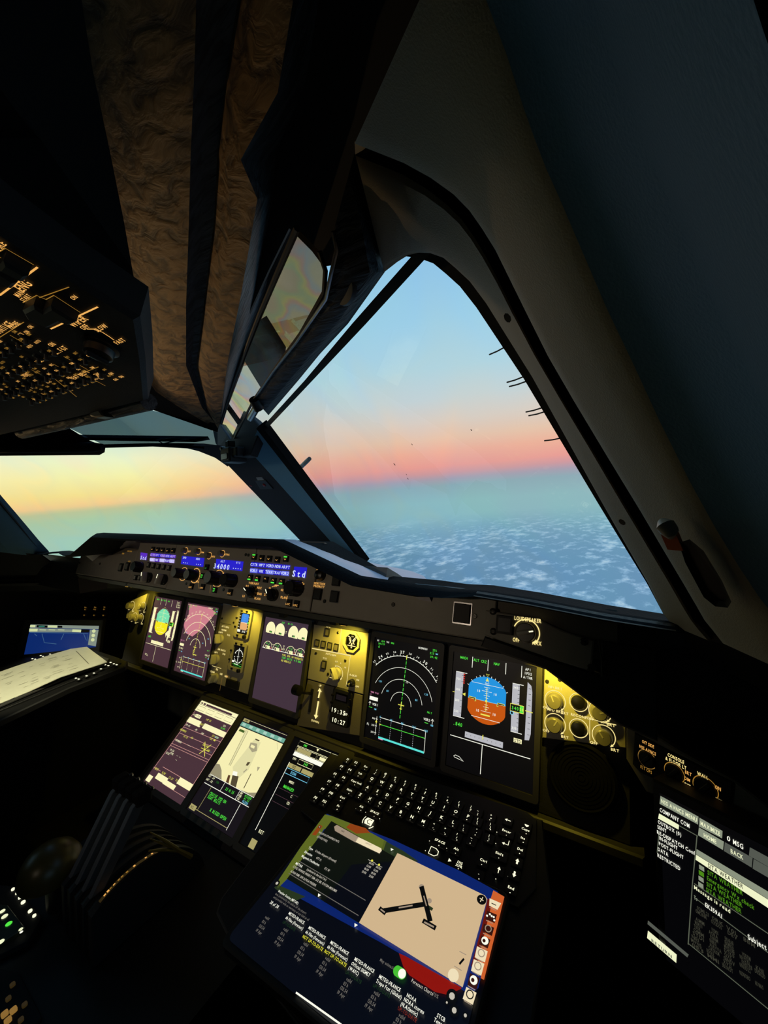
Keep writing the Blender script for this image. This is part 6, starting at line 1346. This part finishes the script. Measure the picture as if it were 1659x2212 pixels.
for l in (((91, 1369), (96, 1388), (122, 1391)), ((138, 1369), (132, 1382)), ((181, 1369), (186, 1382)), ((75, 1369), (80, 1374)), ((64, 1366), (190, 1368), (188, 1385))): b.line([co_(*p) for p in l], .0022, .0006, 'c_pale')
obj('page_layout', b, t, angle=0)
CT = Fr((-.62, -.25, -.09), (1, 0, 0), (0, cos(radians(4)), sin(radians(4)))); ct = lambda x, y, h=0: CT.uv(x, y, h)
t = thing('pull_out_table', 'dark pull-out table at the far seat under a paper sheet', 'table', CT)
b = MB(); b.prism([ct(*p) for p in ((-160, 1470), (60, 1405), (160, 1385), (275, 1425), (270, 1436), (150, 1482), (-60, 1580), (-160, 1620))], -.02, -.004, 'black', .003); obj('top', b, t)
kb2 = thing('keyboard', 'dark keyboard with small lit dots half covered by the paper sheet', 'keyboard', CT)
b = MB(); b.prism([ct(*p) for p in ((-80, 1460), (66, 1408), (155, 1388), (258, 1422), (262, 1432), (150, 1474), (-60, 1560))], -.004, .001, 'black', .001); obj('base', b, kb2)
km2 = mesh_of(lambda b: b.box(0, 0, .014, .012, .001, .003, 'key_black', .0008, .0015), 'key'); lg2 = mesh_of(lambda b: b.box(0, 0, .0085, .0040, .003, .0033, 'lbl_white', 0, .001), 'legend', 0)
for x, y in ((70, 1423), (88, 1416), (93, 1418), (103, 1411), (108, 1413), (118, 1406), (122, 1408), (131, 1401), (136, 1403), (146, 1397), (151, 1399), (76, 1424), (227, 1436), (234, 1438), (218, 1445), (246, 1434), (252, 1436), (203, 1454), (187, 1460), (170, 1467), (164, 1465), (239, 1431)): u, v = ct(x, y, .003); o = obj('key', km2, kb2, (u, v, 0)); obj('legend', lg2, o)
pp = thing('paper_sheet', 'long cream paper sheet with faint print lying on the far table', 'paper', CT)
b = MB(); rows = []
TLp, TRp, BRp, BLp = (-150, 1502), (180, 1394), (244, 1416), (-150, 1585)
top_ = [(-150, 1495), (-40, 1465), (40, 1437), (110, 1414), (182, 1393)]; low_ = [(-150, 1580), (-40, 1536), (60, 1495), (130, 1463), (232, 1430)]
for k in range(7):
    r_ = []
    for i in range(13):
        q = i/12*4; j = min(int(q), 3); a = lerp(top_[j], top_[j+1], q-j); c_ = lerp(low_[j], low_[j+1], q-j); p = lerp(a, c_, k/6); h = .012+.012*(i/12)**3*(k/6)+.004*sin(i*.9)*(k/6)
        r_.append(CT.M.inverted() @ CT.at(*ct(p[0], p[1], h), h))
    rows.append(r_)
b.grid(rows, 'paper'); b.grid([[Vector((v.x, v.y, v.z-.0012)) for v in r] for r in rows], 'paper'); obj('sheet', b, pp, angle=60)
b = MB(); rk = random.Random(4)
for k in range(70):
    i, j = rk.random()*.86+.04, rk.random()*.8+.08; q = i*12; c0 = rows[min(int(j*6), 5)][int(q)]; c1 = rows[min(int(j*6)+1, 6)][int(q)]; c = c0.lerp(c1, j*6-int(j*6))+Vector((0, 0, .0008))
    d_ = (rows[0][min(int(q)+1, 12)]-rows[0][int(q)]); e_ = (c1-c0).normalized()
    if d_.length < 1e-6: continue
    d_ = d_.normalized(); l_ = rk.uniform(.004, .014)
    b.add([c-d_*l_-e_*.0007, c+d_*l_-e_*.0007, c+d_*l_+e_*.0007, c-d_*l_+e_*.0007], [(0, 1, 2, 3)], 'ink')
a_, c_ = rows[1][11], rows[5][11]; b.add([a_+Vector((-.006, 0, .001)), a_+Vector((.006, 0, .001)), c_+Vector((.006, 0, .001)), c_+Vector((-.006, 0, .001))], [(0, 1, 2, 3)], 'ink')
obj('print', b, pp, angle=0)
cb = thing('clipboard', 'dark clipboard under the cream paper sheet on the far table', 'clipboard', CT)
b = MB(); b.prism([ct(*p, .006) for p in ((-150, 1510), (170, 1400), (236, 1424), (225, 1436), (150, 1462), (-150, 1592))], .004, .008, 'bezel_grey', .001); obj('board', b, cb)
# reading lamp lighting that paper
def reading_lamp(loc, aim, power):
    t = thing('reading_lamp', 'small reading lamp above the far table', 'lamp', Fr(loc, (1, 0, 0), (0, 1, 0)))
    b = MB(); b.tube([(0, 0, .03), (0, 0, .004)], [.012, .018], 'black', 14); obj('shade', b, t)
    l = bpy.data.lights.new('bulb', 'SPOT'); l.energy = power; l.color = (1, .93, .58); l.spot_size = radians(28); l.spot_blend = .5; l.shadow_soft_size = .01
    o = bpy.data.objects.new('bulb', l); COL.objects.link(o); o.parent = t; o.rotation_euler = (Vector(aim)-Vector(loc)).to_track_quat('-Z', 'Y').to_euler()
reading_lamp((-.34, -.62, .535), (-.70, -.27, -.07), 30)

# ---------------------------------------------------------------- centre pedestal
pe = thing('centre_pedestal', 'black centre pedestal between the seats', 'pedestal')
YZ = Matrix(((0, 0, 1, 0), (1, 0, 0, 0), (0, 1, 0, 0), (0, 0, 0, 1)))
b = MB(); b.T = YZ
b.prism([(-.235, -.285), (-.30, -.304), (-.95, -.315), (-1.6, -.33), (-1.6, -.8), (-.20, -.8)], -.24, .24, 'black'); obj('body', b, pe, angle=30)
q_ = thing('thrust_quadrant', 'dark curved thrust lever quadrant with amber lit scales on both sides', 'quadrant')
def arcpts(r, n=16, cy=-.38, cz=-.32): return [(cy+r*cos(radians(20+106*k/n)), cz+r*sin(radians(20+106*k/n))) for k in range(n+1)]
for x0, x1 in ((-.054, -.044), (-.0265, -.0205), (-.003, .003), (.0205, .0265), (.042, .054)):
    b = MB(); b.T = YZ; b.prism(arcpts(.121)+[(-.452, -.302), (-.262, -.302)], x0, x1, 'charcoal'); obj('slot_plate', b, q_, angle=40)
b = MB(); b.T = YZ; b.prism(arcpts(.116)+[(-.450, -.302), (-.265, -.302)], -.05, .05, 'black'); obj('core', b, q_, angle=40)
for x, pts in ((.0485, [(215, 1960), (232, 1938), (245, 1925), (262, 1905), (280, 1888), (300, 1870), (325, 1850), (350, 1836)]), (-.0485, [(153, 1897), (165, 1881), (175, 1868), (187, 1856), (194, 1849)])):
    b = MB(); P3 = [at(p[0], p[1], (1, 0, 0), (x, 0, 0)) for p in pts]; P3 = [Vector((p.x, -.38+(p.y+.38), max(p.z, -.32+math.sqrt(max(0, .1225**2-(p.y+.38)**2))))) for p in P3]
    for i in range(len(P3)-1): b.add([P3[i]+Vector((-.003, 0, 0)), P3[i]+Vector((.003, 0, 0)), P3[i+1]+Vector((.003, 0, 0)), P3[i+1]+Vector((-.003, 0, 0))], [(0, 1, 2, 3)], 'scale_dim')
    rk = random.Random(21)
    for i in range(len(P3)-1):
        for k in range(2):
            if rk.random() < .5: continue
            c = P3[i].lerp(P3[i+1], k*.5+rk.random()*.3)+Vector((0, 0, .001)); d_ = (P3[i+1]-P3[i]).normalized()*.0016; s2_ = Vector((rk.uniform(.0008, .0018), 0, 0)); b.add([c-d_-s2_, c-d_+s2_, c+d_+s2_, c+d_-s2_], [(0, 1, 2, 3)], rk.choice(('lbl_amber', 'lbl_gold', 'lbl_gold')))
    obj('lit_scale', b, q_, angle=0)
b = MB()
for l, w in (([(412, 1850), (385, 1836), (355, 1815), (325, 1798)], (.005, .004, .0025, .001)), ([(385, 1836), (360, 1826), (325, 1812)], (.003, .002, .001)), ([(385, 1838), (350, 1836), (322, 1838)], (.003, .003, .0015))):
    b.tube([at(p[0], p[1], (1, 0, 0), (.052, 0, 0)) for p in l], list(w), 'brass', 8)
obj('fork_bracket', b, q_, label='dull yellow forked bracket at the forward end')
for k, x in enumerate((-.035, -.0118, .0118, .035)):
    t = thing('thrust_lever', ('outermost thrust lever on the far side', 'inner thrust lever on the far side', 'inner thrust lever on the near side', 'outermost thrust lever on the near side')[k]+', slim dark arm with a wide grip', 'lever', Fr((x, -.436, -.206), (1, 0, 0), (0, 1, 0)), 'four thrust levers')
    b = MB(); b.T = YZ; b.prism([(-.010, 0), (.010, 0), (.078, .098), (.070, .108), (.056, .100)], -.004, .004, 'lever_grey', .001); obj('arm', b, t)
    b = MB(); b.T = Matrix.Translation((0, .074, .110)); b.box(0, 0, .0215, .026, -.011, .011, 'rubber', .004, .005); obj('grip', b, t)
    b = MB(); b.T = Matrix.Translation((.009, .086, .116)); b.lathe(0, 0, [(.0040, 0), (.0036, .003), (.0015, .0045)], 'metal', 12); obj('button', b, t)
t = thing('trim_wheel_cover', 'rounded olive cover beside the thrust levers', 'cover', Fr((-.115, -.445, -.232), (1, 0, 0), (0, 1, 0)))
b = MB(); b.lathe(0, 0, [(.034, -.010), (.046, -.006), (.047, 0), (.044, .016), (.036, .030), (.024, .039), (.010, .044), (.001, .045)], 'olive', 28); obj('shell', b, t, angle=60)
b = MB(); b.cyl(.01, .01, .022, -.062, -.007, 'black', 16); obj('stem', b, t)
def pz(x, y, z=-.296): return at(x, y, (0, 0, 1), (0, 0, z))
t = thing('radio_panel', 'dark radio panel with a row of white lit dots at the lower left', 'control panel')
b = MB(); q = [pz(*p) for p in ((-40, 1905), (30, 1912), (92, 1978), (60, 2030), (-60, 2090))]; b.prism([(p.x, p.y) for p in q], -.306, -.298, 'charcoal', .001); obj('face_plate', b, t)
for x, y, r_ in ((28, 1920, .0026), (36, 1929, .002), (43, 1938, .0026), (50, 1948, .0032), (65, 1967, .003), (74, 1977, .0026)): b = MB(); c = pz(x, y); b.cyl(c.x, c.y, r_, -.298, -.2955, 'lbl_white', 10); obj('lit_dot', b, t)
b = MB(); q = [pz(*p, -.29) for p in ((-30, 1950), (17, 1955), (54, 2003), (22, 2024), (-30, 2060))]; b.prism([(p.x, p.y) for p in q], -.298, -.290, 'olive_scr', .001); obj('radio_display', b, t)
b = MB()
for x, y, m, r_ in ((5, 1968, 'o_cream', .004), (10, 1979, 'o_cream', .0045), (19, 1995, 'gr', .0046), (45, 2007, 'o_cream', .003), (46, 2013, 'w', .0024), (2, 2034, 'o_cream', .0044)): c = pz(x, y, -.289); b.flat(circ(c.x, c.y, r_, 10), -.2892, m)
obj('lit_keys', b, t, angle=0)
t = thing('audio_panel', 'very dark audio panel with blurred amber keys at the lower left corner', 'control panel')
b = MB(); q = [pz(*p, -.30) for p in ((-40, 2080), (40, 2095), (90, 2190), (20, 2290), (-60, 2260))]; b.prism([(p.x, p.y) for p in q], -.311, -.303, 'charcoal', .001); obj('face_plate', b, t)
for x, y, m, r_ in ((10, 2188, 'lbl_dim', .005), (17, 2202, 'lbl_dim', .005), (29, 2180, 'lbl_dim', .005), (27, 2125, 'scale_dim', .004), (18, 2155, 'scale_dim', .004), (45, 2201, 'scale_dim', .004), (53, 2168, 'scale_dim', .004)): b = MB(); c = pz(x, y, -.30); b.box(c.x, c.y, r_*1.7, r_*1.5, -.303, -.300, m, 0, .002); obj('key', b, t)
print('objects', len(bpy.data.objects), 'tris', sum(len(o.data.polygons) for o in bpy.data.objects if o.type == 'MESH'))
